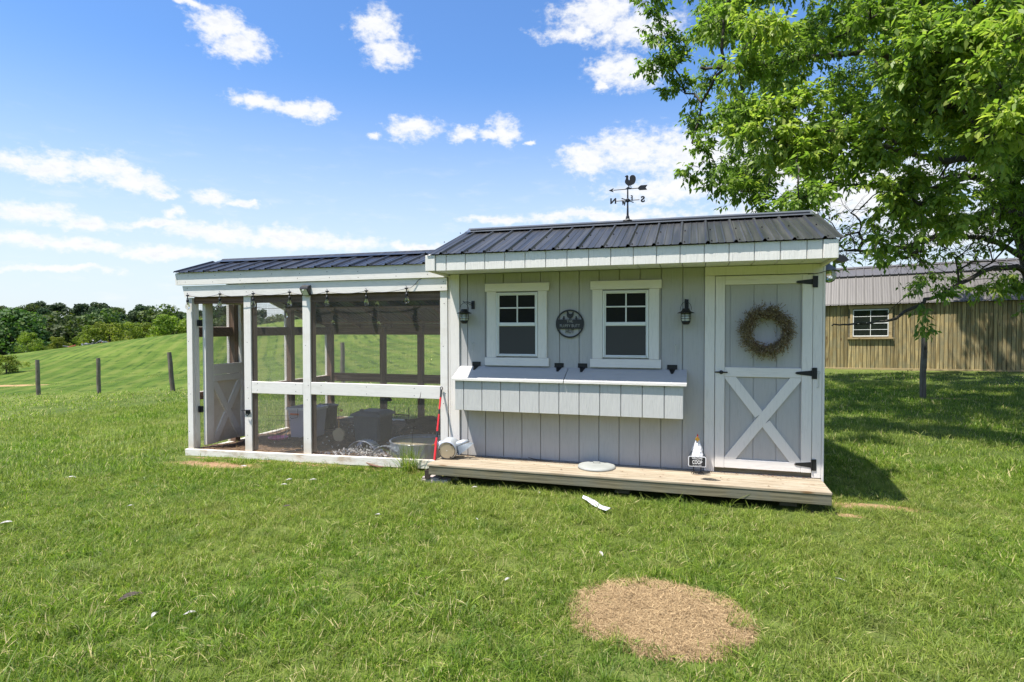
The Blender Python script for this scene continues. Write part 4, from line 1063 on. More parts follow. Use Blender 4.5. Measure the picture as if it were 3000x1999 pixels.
def solar_light():
    t = empty('solar_light', (-2.466, -.06, 1.76), 'small black solar flood light on the middle post of the run', 'light')
    MB().prism_x([(-.0455, 1.762), (-.060, 1.762), (-.115, 1.840), (-.105, 1.862), (-.052, 1.885), (-.0455, 1.885)][::-1], -2.515, -2.410).build('housing', M['blackp'], t)
    a, b = Vector((0, -.0645, 1.7665)), Vector((0, -.1115, 1.833)); nn = Vector((0, -.80, -.55)).normalized() * .002
    MB().add([(-2.502, a.y + nn.y, a.z + nn.z), (-2.424, a.y + nn.y, a.z + nn.z), (-2.424, b.y + nn.y, b.z + nn.z), (-2.502, b.y + nn.y, b.z + nn.z)], [(0, 1, 2, 3)]).build('diffuser', M['bulb_white'], t)
    MB().add([(-2.508, -.104, 1.864), (-2.418, -.104, 1.864), (-2.418, -.055, 1.8855), (-2.508, -.055, 1.8855)], [(0, 1, 2, 3)]).build('solar_panel', M['screen'], t)
    MB().lathe([(.001, -.012), (.007, -.009), (.009, 0)], (-2.464, -.1155, 1.820), 10, 'Y').build('sensor', M['bulb_white'], t, True)
solar_light()
def side_lights():
    t = empty('solar_light', (3.10, .45, 1.95), 'dark tilted solar light on the right end wall of the coop under the eave', 'light')
    MB().prism([(3.03, 2.12), (3.045, 2.155), (3.285, 2.075), (3.315, 2.035), (3.25, 2.02)], .50, .66).build('solar_panel', M['blackp'], t)
    MB().prism([(3.008, 1.96), (3.12, 1.955), (3.16, 2.03), (3.08, 2.09), (3.008, 2.10)], .53, .63).build('housing', M['greytub'], t)
    t = empty('globe_lantern', (3.12, .40, 1.78), 'clear globe bulb under a dark conical cap on the right end wall of the coop', 'lantern')
    c = (3.125, .45, 0)
    MB().lathe([(.001, 2.000), (.015, 1.995), (.05, 1.965), (.095, 1.938), (.098, 1.930), (.001, 1.935)][::-1], c, 20).build('cap', M['greytub'], t, True)
    MB().tube([(3.008, .45, 1.97), (3.10, .45, 1.985)], .01, 8).build('arm', M['black'], t)
    MB().lathe([(.030, 1.934), (.052, 1.925), (.066, 1.895), (.066, 1.865), (.050, 1.835), (.025, 1.820), (.001, 1.816)][::-1], c, 20).build('glass_globe', M['glass'], t, True)
    MB().tube([(c[0] - .012, c[1], 1.93), (c[0] - .018, c[1], 1.88), (c[0], c[1], 1.86), (c[0] + .018, c[1], 1.88), (c[0] + .012, c[1], 1.93)], .002, 5).build('filament', M['gold'], t)
    cb_ = MB().tube([(3.07, -.04, 1.90), (2.99, -.05, 1.885), (2.93, -.045, 1.868), (2.86, -.03, 1.866)], .0028, 5)
    setp(cb_.build('loose_cable', M['blackp'], None), 'thin black cable running under the right end of the eave above the door', 'cable')
side_lights()

# ------------------------------------------------------------ things inside the run
def tubs():
    def tapered(cx, cy, w, d, h, z0, tap, mat, par, name='bin_body', lip=None, th=.006):
        mb = MB(); zt = z0 + h; a, b = w / 2, d / 2; a0, b0 = a * tap, b * tap; c = .03
        def ring(a, b, z, c): return [(cx + x, cy + y, z) for x, y in ((-a + c, -b), (a - c, -b), (a, -b + c), (a, b - c), (a - c, b), (-a + c, b), (-a, b - c), (-a, -b + c))]
        vs = ring(a0, b0, z0, c) + ring(a, b, zt, c) + ring(a - th, b - th, zt, c) + ring(a0 - th, b0 - th, z0 + .01, c); fs = [tuple(range(8))[::-1]]
        for r in range(3):
            for k in range(8): fs.append((r * 8 + k, r * 8 + (k + 1) % 8, (r + 1) * 8 + (k + 1) % 8, (r + 1) * 8 + k))
        fs.append(tuple(range(24, 32))); mb.add(vs, fs); o = mb.build(name, mat, par)
        if lip: 
            m2 = MB(); v2 = ring(a + .012, b + .012, zt - .03, c) + ring(a + .014, b + .014, zt + .004, c) + ring(a - .002, b - .002, zt + .004, c) + ring(a + .001, b + .001, zt - .03, c); f2 = []
            for r in range(4):
                for k in range(8): f2.append(((r % 4) * 8 + k, (r % 4) * 8 + (k + 1) % 8, ((r + 1) % 4) * 8 + (k + 1) % 8, ((r + 1) % 4) * 8 + k))
            m2.add(v2, f2).build('rim', lip, par)
        return o
    rot = R(-10)
    t = empty('storage_tub', (-3.47, 1.32, -.17), 'cloudy lilac plastic storage tub with orange latch standing in the run', 'tub')
    tapered(-3.47, 1.32, .42, .40, .42, -.175, .84, M['tub'], t, 'tub_body', M['tubrim'])
    MB().cbox(-3.60, -3.46, 1.098, 1.112, .150, .175, .004).build('latch', M['orange'], t)
    MB().tube([(-3.47, 1.10, .24), (-3.455, 1.08, .18), (-3.47, 1.09, .12), (-3.57, 1.095, .10), (-3.60, 1.10, .12)], .003, 5).build('wire_handle', M['black'], t)
    t = empty('plastic_bin', (-3.58, 1.95, -.17), 'round dark plastic bin behind the storage tub in the run', 'bin')
    MB().lathe([(.001, -.17), (.14, -.17), (.165, .16), (.175, .165), (.175, .18), (.155, .18), (.13, -.15), (.001, -.15)], (-3.58, 1.95, 0), 24).build('bin_body', M['darktub'], t, True)
    MB().lathe([(.001, .200), (.12, .196), (.178, .187), (.182, .179)][::-1], (-3.58, 1.95, 0), 24).build('bin_lid', M['darktub'], t, True)
    MB().tube([(-3.66, 1.83, .19), (-3.60, 1.82, .225), (-3.52, 1.82, .21)], .006, 5).build('handle', M['black'], t)
    t = empty('feed_bin', (-2.32, 1.25, -.17), 'large grey lidded feed bin in the middle of the run', 'bin')
    tapered(-2.375, 1.28, .42, .40, .35, -.165, .90, M['greytub'], t, 'bin_body')
    MB().add([(-2.61, 1.06, .18), (-2.14, 1.06, .18), (-2.14, 1.50, .18), (-2.61, 1.50, .18), (-2.60, 1.07, .21), (-2.15, 1.07, .21), (-2.15, 1.49, .21), (-2.60, 1.49, .21), (-2.52, 1.13, .245), (-2.22, 1.13, .245), (-2.22, 1.43, .245), (-2.52, 1.43, .245)],
             [(0, 3, 2, 1)] + [(i, (i + 1) % 4, (i + 1) % 4 + 4, i + 4) for i in range(4)] + [(i + 4, (i + 1) % 4 + 4, (i + 1) % 4 + 8, i + 8) for i in range(4)] + [(8, 9, 10, 11)]).build('bin_lid', M['greytub'], t)
    MB().cbox(-2.50, -2.47, 1.13, 1.20, .24, .27, .004).build('latch', M['greytub'], t)
    t = empty('hanging_feeder', (-2.42, 1.75, .30), 'dark domed feeder hanging behind the grey feed bin', 'feeder')
    MB().lathe([(.001, .43), (.012, .42), (.018, .40), (.010, .385), (.03, .378), (.065, .35), (.08, .325), (.082, .318), (.001, .32)][::-1], (-2.42, 1.75, 0), 20).build('dome', M['rust'], t, True)
    f_ = MB()
    for k in range(6): f_.tube([(-2.42 + .065 * math.cos(k), 1.75 + .065 * math.sin(k), .32), (-2.42 + .065 * math.cos(k), 1.75 + .065 * math.sin(k), .22)], .0025, 4)
    f_.build('cage', M['black'], t); MB().tube([(-2.42, 1.75, .43), (-2.42, 1.75, 1.75)], .0015, 4).build('hanging_wire', M['black'], t)
    t = empty('perch_swing', (-2.05, 1.6, .15), 'small dark wire swing perch hanging to the right of the feed bin', 'perch')
    MB().tube([(-2.22, 1.6, .15), (-1.98, 1.6, .14)], .008, 6).build('bar', M['black'], t)
    s_ = MB()
    for x in (-2.21, -1.99): s_.tube([(x, 1.6, .10), (x, 1.6, .26)], .006, 5)
    s_.build('hanger', M['black'], t)
    t = empty('flower_block', (-2.47, .6, -.12), 'five lobed pale feed block hanging from a beaded cord in the run', 'feed block')
    P = []
    for k in range(60):
        a = 2 * math.pi * k / 60; r = .075 * (1 + .17 * abs(math.cos(2.5 * a + math.pi / 4 * 0 - math.pi * .25))) * (1 + .0 * a)
        P.append((-2.475 + r * math.cos(a), .015 + r * math.sin(a)))
    MB().prism(P, .585, .615).build('block', M['tan'], t)
    MB().tube([(-2.475, .6, .10), (-2.475, .6, .36)], .003, 5).build('cord', M['rust'], t)
    bd = MB()
    for k in range(6): bd.lathe([(.001, -.008), (.008, -.004), (.009, .002), (.001, .009)], (-2.475 + .003 * (-1) ** k, .6, .11 + k * .017), 8)
    bd.lathe([(.001, -.02), (.022, -.008), (.02, .006), (.001, .016)], (-2.44, .6, .33), 10); bd.build('beads', M['gold'], t, True)
    # wire rack, pink dish with scoop
    t = empty('wire_rack', (-3.55, .8, -.17), 'thin black wire basket panel standing beside the storage tub', 'rack'); rk = MB()
    for i in range(6): rk.tube([(-3.72 + i * .062, .78 + i * .01, -.16), (-3.70 + i * .062, .78 + i * .01, .19)], .0018, 4)
    for j in range(6): rk.tube([(-3.72, .78, -.14 + j * .065), (-3.39, .84, -.14 + j * .065)], .0018, 4)
    rk.build('wire_grid', M['black'], t)
    t = empty('pink_dish', (-3.74, .98, -.18), 'bright pink plastic dish on the soil by the gate', 'dish')
    MB().lathe([(.001, .006), (.10, .008), (.135, .030), (.140, .030), (.11, .0), (.001, .0)][::-1], (-3.74, 1.02, -.185), 22).build('dish_bowl', M['pink'], t, True)
    MB().tube([(-3.60, .98, -.16), (-3.56, .99, -.05)], .006, 6).build('dish_handle', M['whitep'], t)
    # arched corrugated ring and galvanised pan
    def corr(cx, cy, r, a0, a1, w, name, par, mat, horiz=False, z0=0, n=60):
        mb = MB(); vs = []
        for k in range(n + 1):
            a = a0 + (a1 - a0) * k / n; rr = r + .006 * math.sin(k * 1.9)
            if horiz: vs += [(cx + rr * math.cos(a), cy + rr * math.sin(a), z0), (cx + rr * math.cos(a), cy + rr * math.sin(a), z0 + w)]
            else: vs += [(cx + rr * math.cos(a), cy, z0 + rr * math.sin(a)), (cx + rr * math.cos(a), cy + w, z0 + rr * math.sin(a))]
        mb.add(vs, [(2 * k, 2 * k + 2, 2 * k + 3, 2 * k + 1) for k in range(n)]); return mb.build(name, mat, par)
    t = empty('corrugated_arch', (-2.02, .38, -.17), 'half buried arch of shiny corrugated metal at the front of the run', 'arch')
    corr(-1.99, .34, .215, .1, math.pi - .1, .16, 'arch_band', t, M['steel'], False, -.215)
    MB().tube([(-1.99 + .222 * math.cos(a), .338, -.215 + .222 * math.sin(a)) for a in [.1 + k * .147 for k in range(21)]], .006, 6).build('arch_rim', M['steel'], t)
    t = empty('galvanised_pan', (-1.35, .55, -.17), 'wide galvanised pan full of straw at the right front of the run', 'pan')
    corr(-1.33, .55, .34, 0, 2 * math.pi, .20, 'pan_wall', t, M['zinc'], True, -.19, 90)
    MB().lathe([(.345, .012), (.352, .02), (.345, .026), (.33, .02)], (-1.33, .55, 0), 48).build('pan_rim', M['steel'], t, True)
    MB().lathe([(.001, .005), (.2, .0), (.33, -.012)][::-1], (-1.33, .55, -.005), 32).build('straw_fill', M['tan'], t, True)
    t = empty('galvanised_hoop', (-1.62, .27, -.19), 'smaller pale metal hoop leaning on the galvanised pan', 'hoop')
    corr(-1.60, .20, .19, .25, math.pi - .1, .07, 'hoop_band', t, M['zinc'], False, -.20, 40)
    # black sheeting along the rear right
    a = np.linspace(-2.35, -.80, 40); vs = []; fs = []
    for j, zz in enumerate(np.linspace(-.2, 1, 14)):
        for i, x in enumerate(a):
            f = j / 13; top = .02 + .03 * math.sin(x * 9) + (.22 if x > -1.75 else .0) + (.35 * math.exp(-((x + 1.02) / .10) ** 2)) + .25 * math.exp(-((x + 1.45) / .07) ** 2)
            vs.append((x, 2.2 + .05 * math.sin(x * 11 + f * 5) - .18 * (1 - f) ** 2, -.19 + f * (top + .19)))
    for j in range(13):
        for i in range(39): k = j * 40 + i; fs.append((k, k + 1, k + 41, k + 40))
    t = MB().add(vs, fs).build('black_sheet', M['cloth'], None, True); setp(t, 'sagging black plastic sheet stretched across the rear right of the run', 'sheet')
    t = MB().tube([(-2.12, .5, -.13), (-2.02, .48, -.12)], .02, 8)
    setp(MB().lathe([(.001, -.06), (.028, -.06), (.03, .0), (.034, .05), (.036, .055), (.001, .055)], (0, 0, 0), 14).xf(Matrix.Translation((-2.27, .75, -.12)) @ Matrix.Rotation(R(80), 4, 'Y')).build('plastic_cup', M['tub'], None, True), 'clear plastic cup lying on the soil beside the feed bin', 'cup')
tubs()
def run_litter():
    rg = random.Random(31); V = []; F = []; T = []
    def floor_z(x, y): return -.175 + .02 * math.sin(x * 3.1 + 1) * math.cos(y * 2.3) + .012 * math.sin(x * 9 + y * 7) + .02 * min(2, max(0, x + 2.6))
    for i in range(9000):
        x = rg.uniform(-4.1, -.75); y = abs(rg.gauss(0, .9)) + .01
        if y > 2.8: continue
        z = floor_z(x, y) + rg.uniform(0, .02); a = rg.uniform(0, 6.3); L = rg.uniform(.008, .045); w = rg.uniform(.0012, .004); d = Vector((math.cos(a), math.sin(a), rg.gauss(0, .35))).normalized(); s = d.cross(Vector((0, 0, 1))).normalized() * w; p = Vector((x, y, z)); k = len(V)
        V.extend([p - s, p + d * L - s, p + d * L + s, p + s]); F.append((k, k + 1, k + 2, k + 3)); T += [rg.random() * (.6 if x < -2.2 else 1)] * 4
    me = mesh_np('straw', V, F, T); M['straw_l'] = m_leaf('straw litter', (.06, .035, .02), (.32, .20, .10), .1, (.55, .42, .26), .9)
    place('straw_litter', me, M['straw_l'], None, (0, 0, 0), kind='stuff', label='loose straw and wood shavings over the run floor')
    V = []; F = []
    for i in range(520):
        f = rg.random()
        if f < .72: x = rg.gauss(-1.85, .30); y = abs(rg.gauss(.10, .07)) + .02; z = -.17 + rg.uniform(0, .13) * max(0, 1 - abs(x + 1.85) / .6) + .0217 * (x + 4.27) * .5
        else: x = rg.uniform(-3.6, -.8); y = rg.uniform(.05, 2.4); z = floor_z(x, y) + .01
        if not (-4.1 < x < -.8): continue
        c = Vector((x, y, z + .01)); L = rg.uniform(.015, .045); d = Vector((rg.gauss(0, 1), rg.gauss(0, .5), rg.gauss(.3, .8))).normalized(); s = d.cross(Vector((rg.gauss(0, .4), -1, rg.gauss(0, .4)))).normalized() * L * rg.uniform(.16, .3); n_ = d.cross(s).normalized() * L * .12; k = len(V)
        V += [c, c + d * L * .35 + s + n_, c + d * L * .8 + s * .8, c + d * L, c + d * L * .8 - s * .8, c + d * L * .35 - s + n_]; F += [(k, k + 1, k + 2, k + 3), (k, k + 3, k + 4, k + 5)]
    place('loose_feathers', mesh_np('down', V, F), M['down'], None, (0, 0, 0), kind='stuff', label='heap of white and brown feathers along the front of the run')
run_litter()

# ------------------------------------------------------------ bits lying on the lawn
def feather(x, y, L, a, mat, label, lift=.030, curl=.13):
    rg = random.Random(int(x * 1000)); z = gz(x, y) + lift; vs = []; n_ = 7
    d = Vector((math.cos(a), math.sin(a), 0)); s = Vector((-d.y, d.x, .25)).normalized()
    for k in range(n_):
        f = k / (n_ - 1); w = L * .16 * math.sin(math.pi * min(1, f * .93 + .05)) ** .6; c = Vector((x, y, z)) + d * L * (f - .5) + Vector((0, 0, curl * L * 4 * f * (1 - f) * .5)) + s * .05 * L * math.sin(3 * f)
        vs += [c - s * w + Vector((0, 0, w * .3)), c, c + s * w + Vector((0, 0, w * .3))]
    fs = []
    for k in range(n_ - 1):
        fs += [(3 * k, 3 * k + 1, 3 * k + 4, 3 * k + 3), (3 * k + 1, 3 * k + 2, 3 * k + 5, 3 * k + 4)]
    mb = MB().add(vs, fs); mb.tube([Vector((x, y, z)) - d * L * .62, Vector((x, y, z)) - d * L * .1 + Vector((0, 0, curl * L * .4)), Vector((x, y, z)) + d * L * .4 + Vector((0, 0, curl * L * .5))], .0014, 4)
    setp(mb.build('feather', M[mat], None), label, 'feather', 'feathers dropped on the lawn')
FE = [(.765, -2.518, .045, 1.2, 'feather_w', 'small white feather left of the dead grass patch, nearest its upper left edge'),
      (1.26, -1.933, .075, 1.9, 'feather_w', 'white feather standing in the grass just above the dead grass patch'),
      (-1.527, -1.635, .07, .6, 'feather_b', 'dark feather in the middle of the lawn below the run'),
      (-.639, -1.619, .05, .2, 'feather_w', 'small pale feather on the lawn below the left end of the deck'),
      (-2.029, -1.041, .06, .5, 'feather_w', 'curled white feather below the bare earth, lower of a close pair'),
      (-2.10, -.86, .06, .9, 'feather_w', 'curled white feather below the bare earth, upper of a close pair'),
      (-1.86, -.80, .065, .7, 'feather_w', 'white feather on the lawn in front of the run middle post'),
      (.181, -1.49, .05, 2.4, 'feather_w', 'pale feather on the lawn left of the white plastic strip'),
      (-.94, -3.49, .06, 2.0, 'feather_w', 'white feather to the right of the long brown feather'),
      (-.768, -3.42, .055, .9, 'feather_w', 'grey white feather second to the right of the long brown feather'),
      (-3.496, -2.588, .08, .8, 'feather_w', 'white feather at the far left edge of the lawn'),
      (-2.99, -.5, .07, .3, 'feather_w', 'pinkish white feather on the right edge of the bare earth by the run'),
      (2.726, -1.93, .06, 2.7, 'feather_w', 'grey white feather on the lawn right of the dead grass patch'),
      (.489, -.60, .05, 1.5, 'feather_w', 'tiny pale feather in the grass just under the deck front'),
      (-.168, -.60, .05, .4, 'feather_w', 'bright white down feather below the deck near its left end'),
      (-2.901, -1.979, .05, 1.0, 'feather_w', 'small white feather in the open lawn left of centre'),
      (-4.50, -1.33, .09, .4, 'feather_w', 'white feather on the small worn spot at the far left'),
      (-1.26, -3.36, .125, 1.15, 'feather_b', 'long dark brown feather lying in the near lawn at lower left')]
for f in FE: feather(*f)
def plastic_strip():
    z = gz(1.06, -.9) + .045
    P = [(.925, -.70), (.985, -.78), (1.04, -.85), (1.12, -.95), (1.19, -1.02)]; W = [.022, .028, .020, .030, .034]; vs = []
    for k, ((x, y), w) in enumerate(zip(P, W)):
        for j in range(5):
            u = (j - 2) / 2; vs.append((x + u * w * .72, y + u * w * .7, z + .024 * math.cos(u * 1.5) + .010 * math.sin(k * 2.1 + j * 1.7)))
    fs = [(k * 5 + j, k * 5 + j + 1, k * 5 + j + 6, k * 5 + j + 5) for k in range(4) for j in range(4)]
    setp(MB().add(vs, fs).build('plastic_strip', M['pale'], None, True), 'crumpled white plastic strip on the grass in front of the deck', 'plastic')
plastic_strip()
setp(MB().tube([(-1.66, -.10, -.14), (-1.60, -.12, -.152), (-1.50, -.13, -.165), (-1.38, -.12, -.168)], [.006, .012, .011, .004], 7).build('stick', M['brown_x'], None), 'short thick brown stick on the ground against the run sill', 'stick')

# ------------------------------------------------------------ fence posts
def fence_post(x, y, h, r, lean, label, group='round wooden fence posts standing in the grass'):
    z = gz(x, y); rg = random.Random(int(x * 77)); n_ = 14; prof = []
    mb = MB(); pts = []; rs = []
    for k in range(9):
        f = k / 8; pts.append((x + lean[0] * f + .006 * math.sin(k * 1.3), y + lean[1] * f, z - .15 + (h + .15) * f)); rs.append(r * (1.02 - .08 * f) * (1 + rg.uniform(-.03, .03)))
    rs[-1] *= .93
    mb.tube(pts, rs, n_)
    for i, v in enumerate(mb.v):
        k = i % n_; q = 1 + .035 * math.sin(k * 2.3 + 1) ; c = pts[i // n_]; mb.v[i] = (c[0] + (v[0] - c[0]) * q, c[1] + (v[1] - c[1]) * q, v[2])
    setp(mb.build('fence_post', M['post'], None, False), label, 'post', group)
fence_post(-21.2, 9.7, 1.30, .070, (-.02, 0), 'weathered round fence post, leftmost of the three left of the run')
fence_post(-19.0, 10.3, 1.30, .070, (.0, 0), 'weathered round fence post, middle of the three left of the run')
fence_post(-14.4, 9.24, 1.28, .072, (-.14, 0), 'leaning round fence post, nearest the run of the three on the left')
fence_post(-8.34, 9.73, 1.25, .07, (.0, 0), 'dark round fence post seen through the mesh behind the run')
fence_post(6.18, 7.36, 1.31, .054, (.02, 0), 'thick old round fence post in the shaded lawn before the wooden shed')

# ------------------------------------------------------------ wooden shed
def shed():
    P0 = Vector((5.9, 14.8)); P1 = Vector((10.6, 13.73)); U = (P1 - P0).normalized(); V_ = Vector((-U.y, U.x)); tilt = .0145
    t = empty('wooden_shed', (8.2, 14.3, 0), 'long pine board shed with grey metal gambrel roof behind the tree', 'shed')
    def T(mb):
        mb.v = [(P0.x + U.x * x + V_.x * y, P0.y + U.y * x + V_.y * y, .085 + z + tilt * x) for x, y, z in mb.v]; return mb
    L0, L1, D_ = -2.3, 4.98, 3.0
    H = 1.985
    wx0, wx1, wz0, wz1 = .70, 1.83, .95, 1.86
    x = L0; i = 0
    while x < L1 - .01:
        b = min(x + .1016, L1)
        for z0, z1 in (((.0, H),) if b < wx0 + .03 or x > wx1 - .03 else ((.0, wz0), (wz1, H))):
            T(MB().cbox(x + .006, b - .006, 0 - rnd.uniform(0, .004), .02, z0, z1, .004)).build('siding_board', M['shed'], t)
        x += .1016
    T(MB().box(L0, L1, .021, .03, .0, H)).build('wall_sheathing', M['joist'], t)
    T(MB().cbox(L1 - .001, L1 + .02, -.01, D_, 0, H, .003)).build('end_wall', M['shed'], t)
    T(MB().cbox(L0 - .02, L0, -.01, D_, 0, H, .003)).build('end_wall', M['shed'], t)
    T(MB().cbox(L0, L1, D_, D_ + .02, 0, H, .003)).build('rear_wall', M['shed'], t)
    T(MB().cbox(L0, L1 + .02, -.022, -.004, -.035, .035, .004)).build('skirt_board', M['shed_trim'], t)
    T(MB().cbox(L0, L1 + .02, .05, D_, -.17, -.04, .004)).build('skid', M['joist'], t)
    T(MB().cbox(2.10, 4.10, -.16, -.03, -.11, -.04, .01)).build('loose_timber', M['shed_trim'], t)
    for xx in (L1 - .09,): T(MB().cbox(xx, xx + .095, -.012, -.0035, .037, H, .002)).build('corner_board', M['shed_trim'], t)
    # window
    w = T(MB().cbox(wx0 + .075, wx1 - .115, .003, .018, wz0 + .045, wz1 - .035, .001)).build('window', M['vinyl'], t)
    T(MB().cbox(wx0 - .06, wx1 - .0, -.075, -.002, wz0 - .03, wz0 + .02, .004)).build('sill', M['shed_trim'], w)
    T(MB().cbox(wx0, wx0 + .07, -.02, .0, wz0 + .022, wz1, .003)).build('side_trim', M['shed_trim'], w)
    T(MB().cbox(wx1 - .11, wx1 - .02, -.02, .0, wz0 + .022, wz1, .003)).build('side_trim', M['shed_trim'], w)
    T(MB().cbox(wx0, wx1 - .02, -.02, .0, wz1 + .002, wz1 + .08, .003)).build('head_trim', M['shed_trim'], w)
    ga, gb_ = wx0 + .10, wx1 - .14; zm = (wz0 + wz1) / 2 + .01; m_ = MB()
    for a, b in ((ga - .024, ga), (gb_, gb_ + .024)): m_.cbox(a, b, -.012, .002, wz0 + .05, wz1 - .04, .002)
    for z in (wz0 + .05, zm - .018, wz1 - .055): m_.cbox(ga + .001, gb_ - .001, -.013, .002, z, z + .03, .002)
    T(m_).build('sash', M['vinyl'], w)
    mu = MB(); cx = (ga + gb_) / 2; mu.cbox(cx - .008, cx + .008, -.008, .001, wz0 + .081, zm - .02, .001).cbox(cx - .008, cx + .008, -.008, .001, zm + .014, wz1 - .057, .001)
    q1, q2 = (wz0 + .081 + zm - .02) / 2, (zm + .014 + wz1 - .057) / 2
    for q in (q1, q2): mu.cbox(ga, cx - .009, -.007, .001, q - .007, q + .007, .001).cbox(cx + .009, gb_, -.007, .001, q - .007, q + .007, .001)
    T(mu).build('muntin', M['vinyl'], w)
    M['mirror'] = m_plain('reflecting window glass', (.02, .025, .02), .03, 0, .2, 2, 0, 1.0)
    for z0, z1 in ((wz0 + .081, zm - .019), (zm + .013, wz1 - .056)):
        for a, b in ((ga, cx - .0082), (cx + .0082, gb_)):
            T(MB().box(a, b, -.002, .001, z0, z1)).build('pane', M['mirror'], w)
    # gambrel roof, front lower and upper slope, then the back
    def slope(ya, za, yb, zb, nm='roof_sheet'):
        x = L0 - .08; x1 = L1 + .10
        while x < x1 - .02:
            w_ = min(.9144, x1 - x); mb = MB(); d = Vector((yb - ya, zb - za)).normalized(); nrm = Vector((-d.y, d.x))
            if nrm.y < 0: nrm = -nrm
            P = [(u, h) for u, h in metal_profile(.9144, .3048 * .75, .022) if u <= w_ + 1e-4]; vs = []
            for yy, zz in ((ya, za), (yb, zb)): vs += [(x + u, yy + nrm.x * h, zz + nrm.y * h) for u, h in P]
            k = len(P); fs = [(i, i + 1, k + i + 1, k + i) for i in range(k - 1)]
            if yb < ya: fs = [f[::-1] for f in fs]
            T(mb.add(vs, fs)).build(nm, M['roof_shed'], t); x += .9144
    slope(-.12, H + .0, .70, H + .92); slope(.66, H + .94, 1.62, H + 1.28)
    slope(D_ + .12, H, D_ - .62, H + .92); slope(D_ - .6, H + .94, 1.60, H + 1.28)
    T(MB().cbox(L0 - .08, L1 + .10, -.1, -.03, H - .0, H + .035, .003)).build('eave_board', M['blackp'], t)
    T(MB().prism_x([(.655, H + .895), (.655, H + .935), (.675, H + .935), (.675, H + .895)][::-1], L0 - .08, L1 + .1)).build('roof_break_strip', M['blackp'], t)
    T(MB().prism_x([(.0, H), (.0 + .70, H + .90), (1.6, H + 1.25), (D_ - .62, H + .9), (D_, H)][::-1], L1 + .0, L1 + .022)).build('gable', M['shed'], t)
    T(MB().prism_x([(1.45, H + 1.25), (1.6, H + 1.315), (1.75, H + 1.25)][::-1], L0 - .08, L1 + .1)).build('ridge_cap', M['roof_shed'], t)
shed()

# ------------------------------------------------------------ instancing helper: one object scattering library meshes
LIB = bpy.data.collections.new('library')
def lib_obj(name, me):
    o = bpy.data.objects.new(name, me); return o
def scatter(name, protos, P, ROT, SCL, **kw):
    coll = bpy.data.collections.new(name + '_set')
    for o in protos: coll.objects.link(o)
    me = bpy.data.meshes.new(name); n_ = len(P)
    me.vertices.add(n_); me.vertices.foreach_set('co', np.asarray(P, np.float32).ravel())
    a = me.attributes.new('rot', 'FLOAT_VECTOR', 'POINT'); a.data.foreach_set('vector', np.asarray(ROT, np.float32).ravel())
    a = me.attributes.new('scl', 'FLOAT_VECTOR', 'POINT'); a.data.foreach_set('vector', np.asarray(SCL, np.float32).ravel())
    a = me.attributes.new('pick', 'INT', 'POINT'); a.data.foreach_set('value', nrg.integers(0, len(protos), n_).astype(np.int32))
    me.update()
    o = bpy.data.objects.new(name, me); COL.objects.link(o)
    g = bpy.data.node_groups.new(name, 'GeometryNodeTree')
    g.interface.new_socket('Geometry', in_out='INPUT', socket_type='NodeSocketGeometry'); g.interface.new_socket('Geometry', in_out='OUTPUT', socket_type='NodeSocketGeometry')
    nd = g.nodes; gi = nd.new('NodeGroupInput'); go = nd.new('NodeGroupOutput'); ci = nd.new('GeometryNodeCollectionInfo'); ci.inputs['Collection'].default_value = coll
    ci.inputs['Separate Children'].default_value = True; ci.inputs['Reset Children'].default_value = True
    ip = nd.new('GeometryNodeInstanceOnPoints'); ip.inputs['Pick Instance'].default_value = True
    def attr(nm, dt):
        q = nd.new('GeometryNodeInputNamedAttribute'); q.data_type = dt; q.inputs['Name'].default_value = nm; return q.outputs['Attribute']
    L = g.links.new
    L(gi.outputs[0], ip.inputs['Points']); L(ci.outputs[0], ip.inputs['Instance']); L(attr('pick', 'INT'), ip.inputs['Instance Index'])
    L(attr('rot', 'FLOAT_VECTOR'), ip.inputs['Rotation']); L(attr('scl', 'FLOAT_VECTOR'), ip.inputs['Scale']); L(ip.outputs[0], go.inputs[0])
    md = o.modifiers.new('scatter', 'NODES'); md.node_group = g
    return setp(o, kind='stuff', **kw)

# ------------------------------------------------------------ grass
def grass_mat(name, dry=.0):
    m, n, b, o = new_mat(name)
    tn = n.new('ShaderNodeAttribute', attribute_name='tone').outputs['Fac']
    pos = n.new('ShaderNodeNewGeometry').outputs['Position']
    rn = n.new('ShaderNodeObjectInfo').outputs['Random']
    big = n.noise(pos, .45, 4, .6); mid = n.noise(pos, 2.6, 4, .6)
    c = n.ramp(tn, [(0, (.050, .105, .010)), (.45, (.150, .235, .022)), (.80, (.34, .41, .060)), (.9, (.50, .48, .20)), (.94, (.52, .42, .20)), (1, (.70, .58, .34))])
    c = n.mix(n.math('MULTIPLY', n.step(big, .36, .66), .45), c, (.29, .30, .085))
    c = n.mix(n.math('MULTIPLY', n.step(mid, .52, .68), .50), c, (.085, .155, .026))
    c = n.mix(n.math('MULTIPLY', n.step(n.noise(pos, 1.3, 5, .7), .60, .74), .55), c, (.42, .36, .15))
    c = n.new('ShaderNodeHueSaturation', {'Value': n.math('ADD', .88, n.math('MULTIPLY', rn, .46)), 'Color': c}).outputs[0]
    setc(n, b, c); b.inputs['Roughness'].default_value = .5; b.inputs['Specular IOR Level'].default_value = .3
    tr = n.new('ShaderNodeBsdfTranslucent'); n.l.new(n.mix(1.0, c, (1.3, 1.5, .8), 'MULTIPLY'), tr.inputs[0])
    mx = n.new('ShaderNodeMixShader', {0: .42}); n.l.new(b.outputs[0], mx.inputs[1]); n.l.new(tr.outputs[0], mx.inputs[2]); n.l.new(mx.outputs[0], o.inputs[0])
    return m
M['grass'] = grass_mat('grass blades')
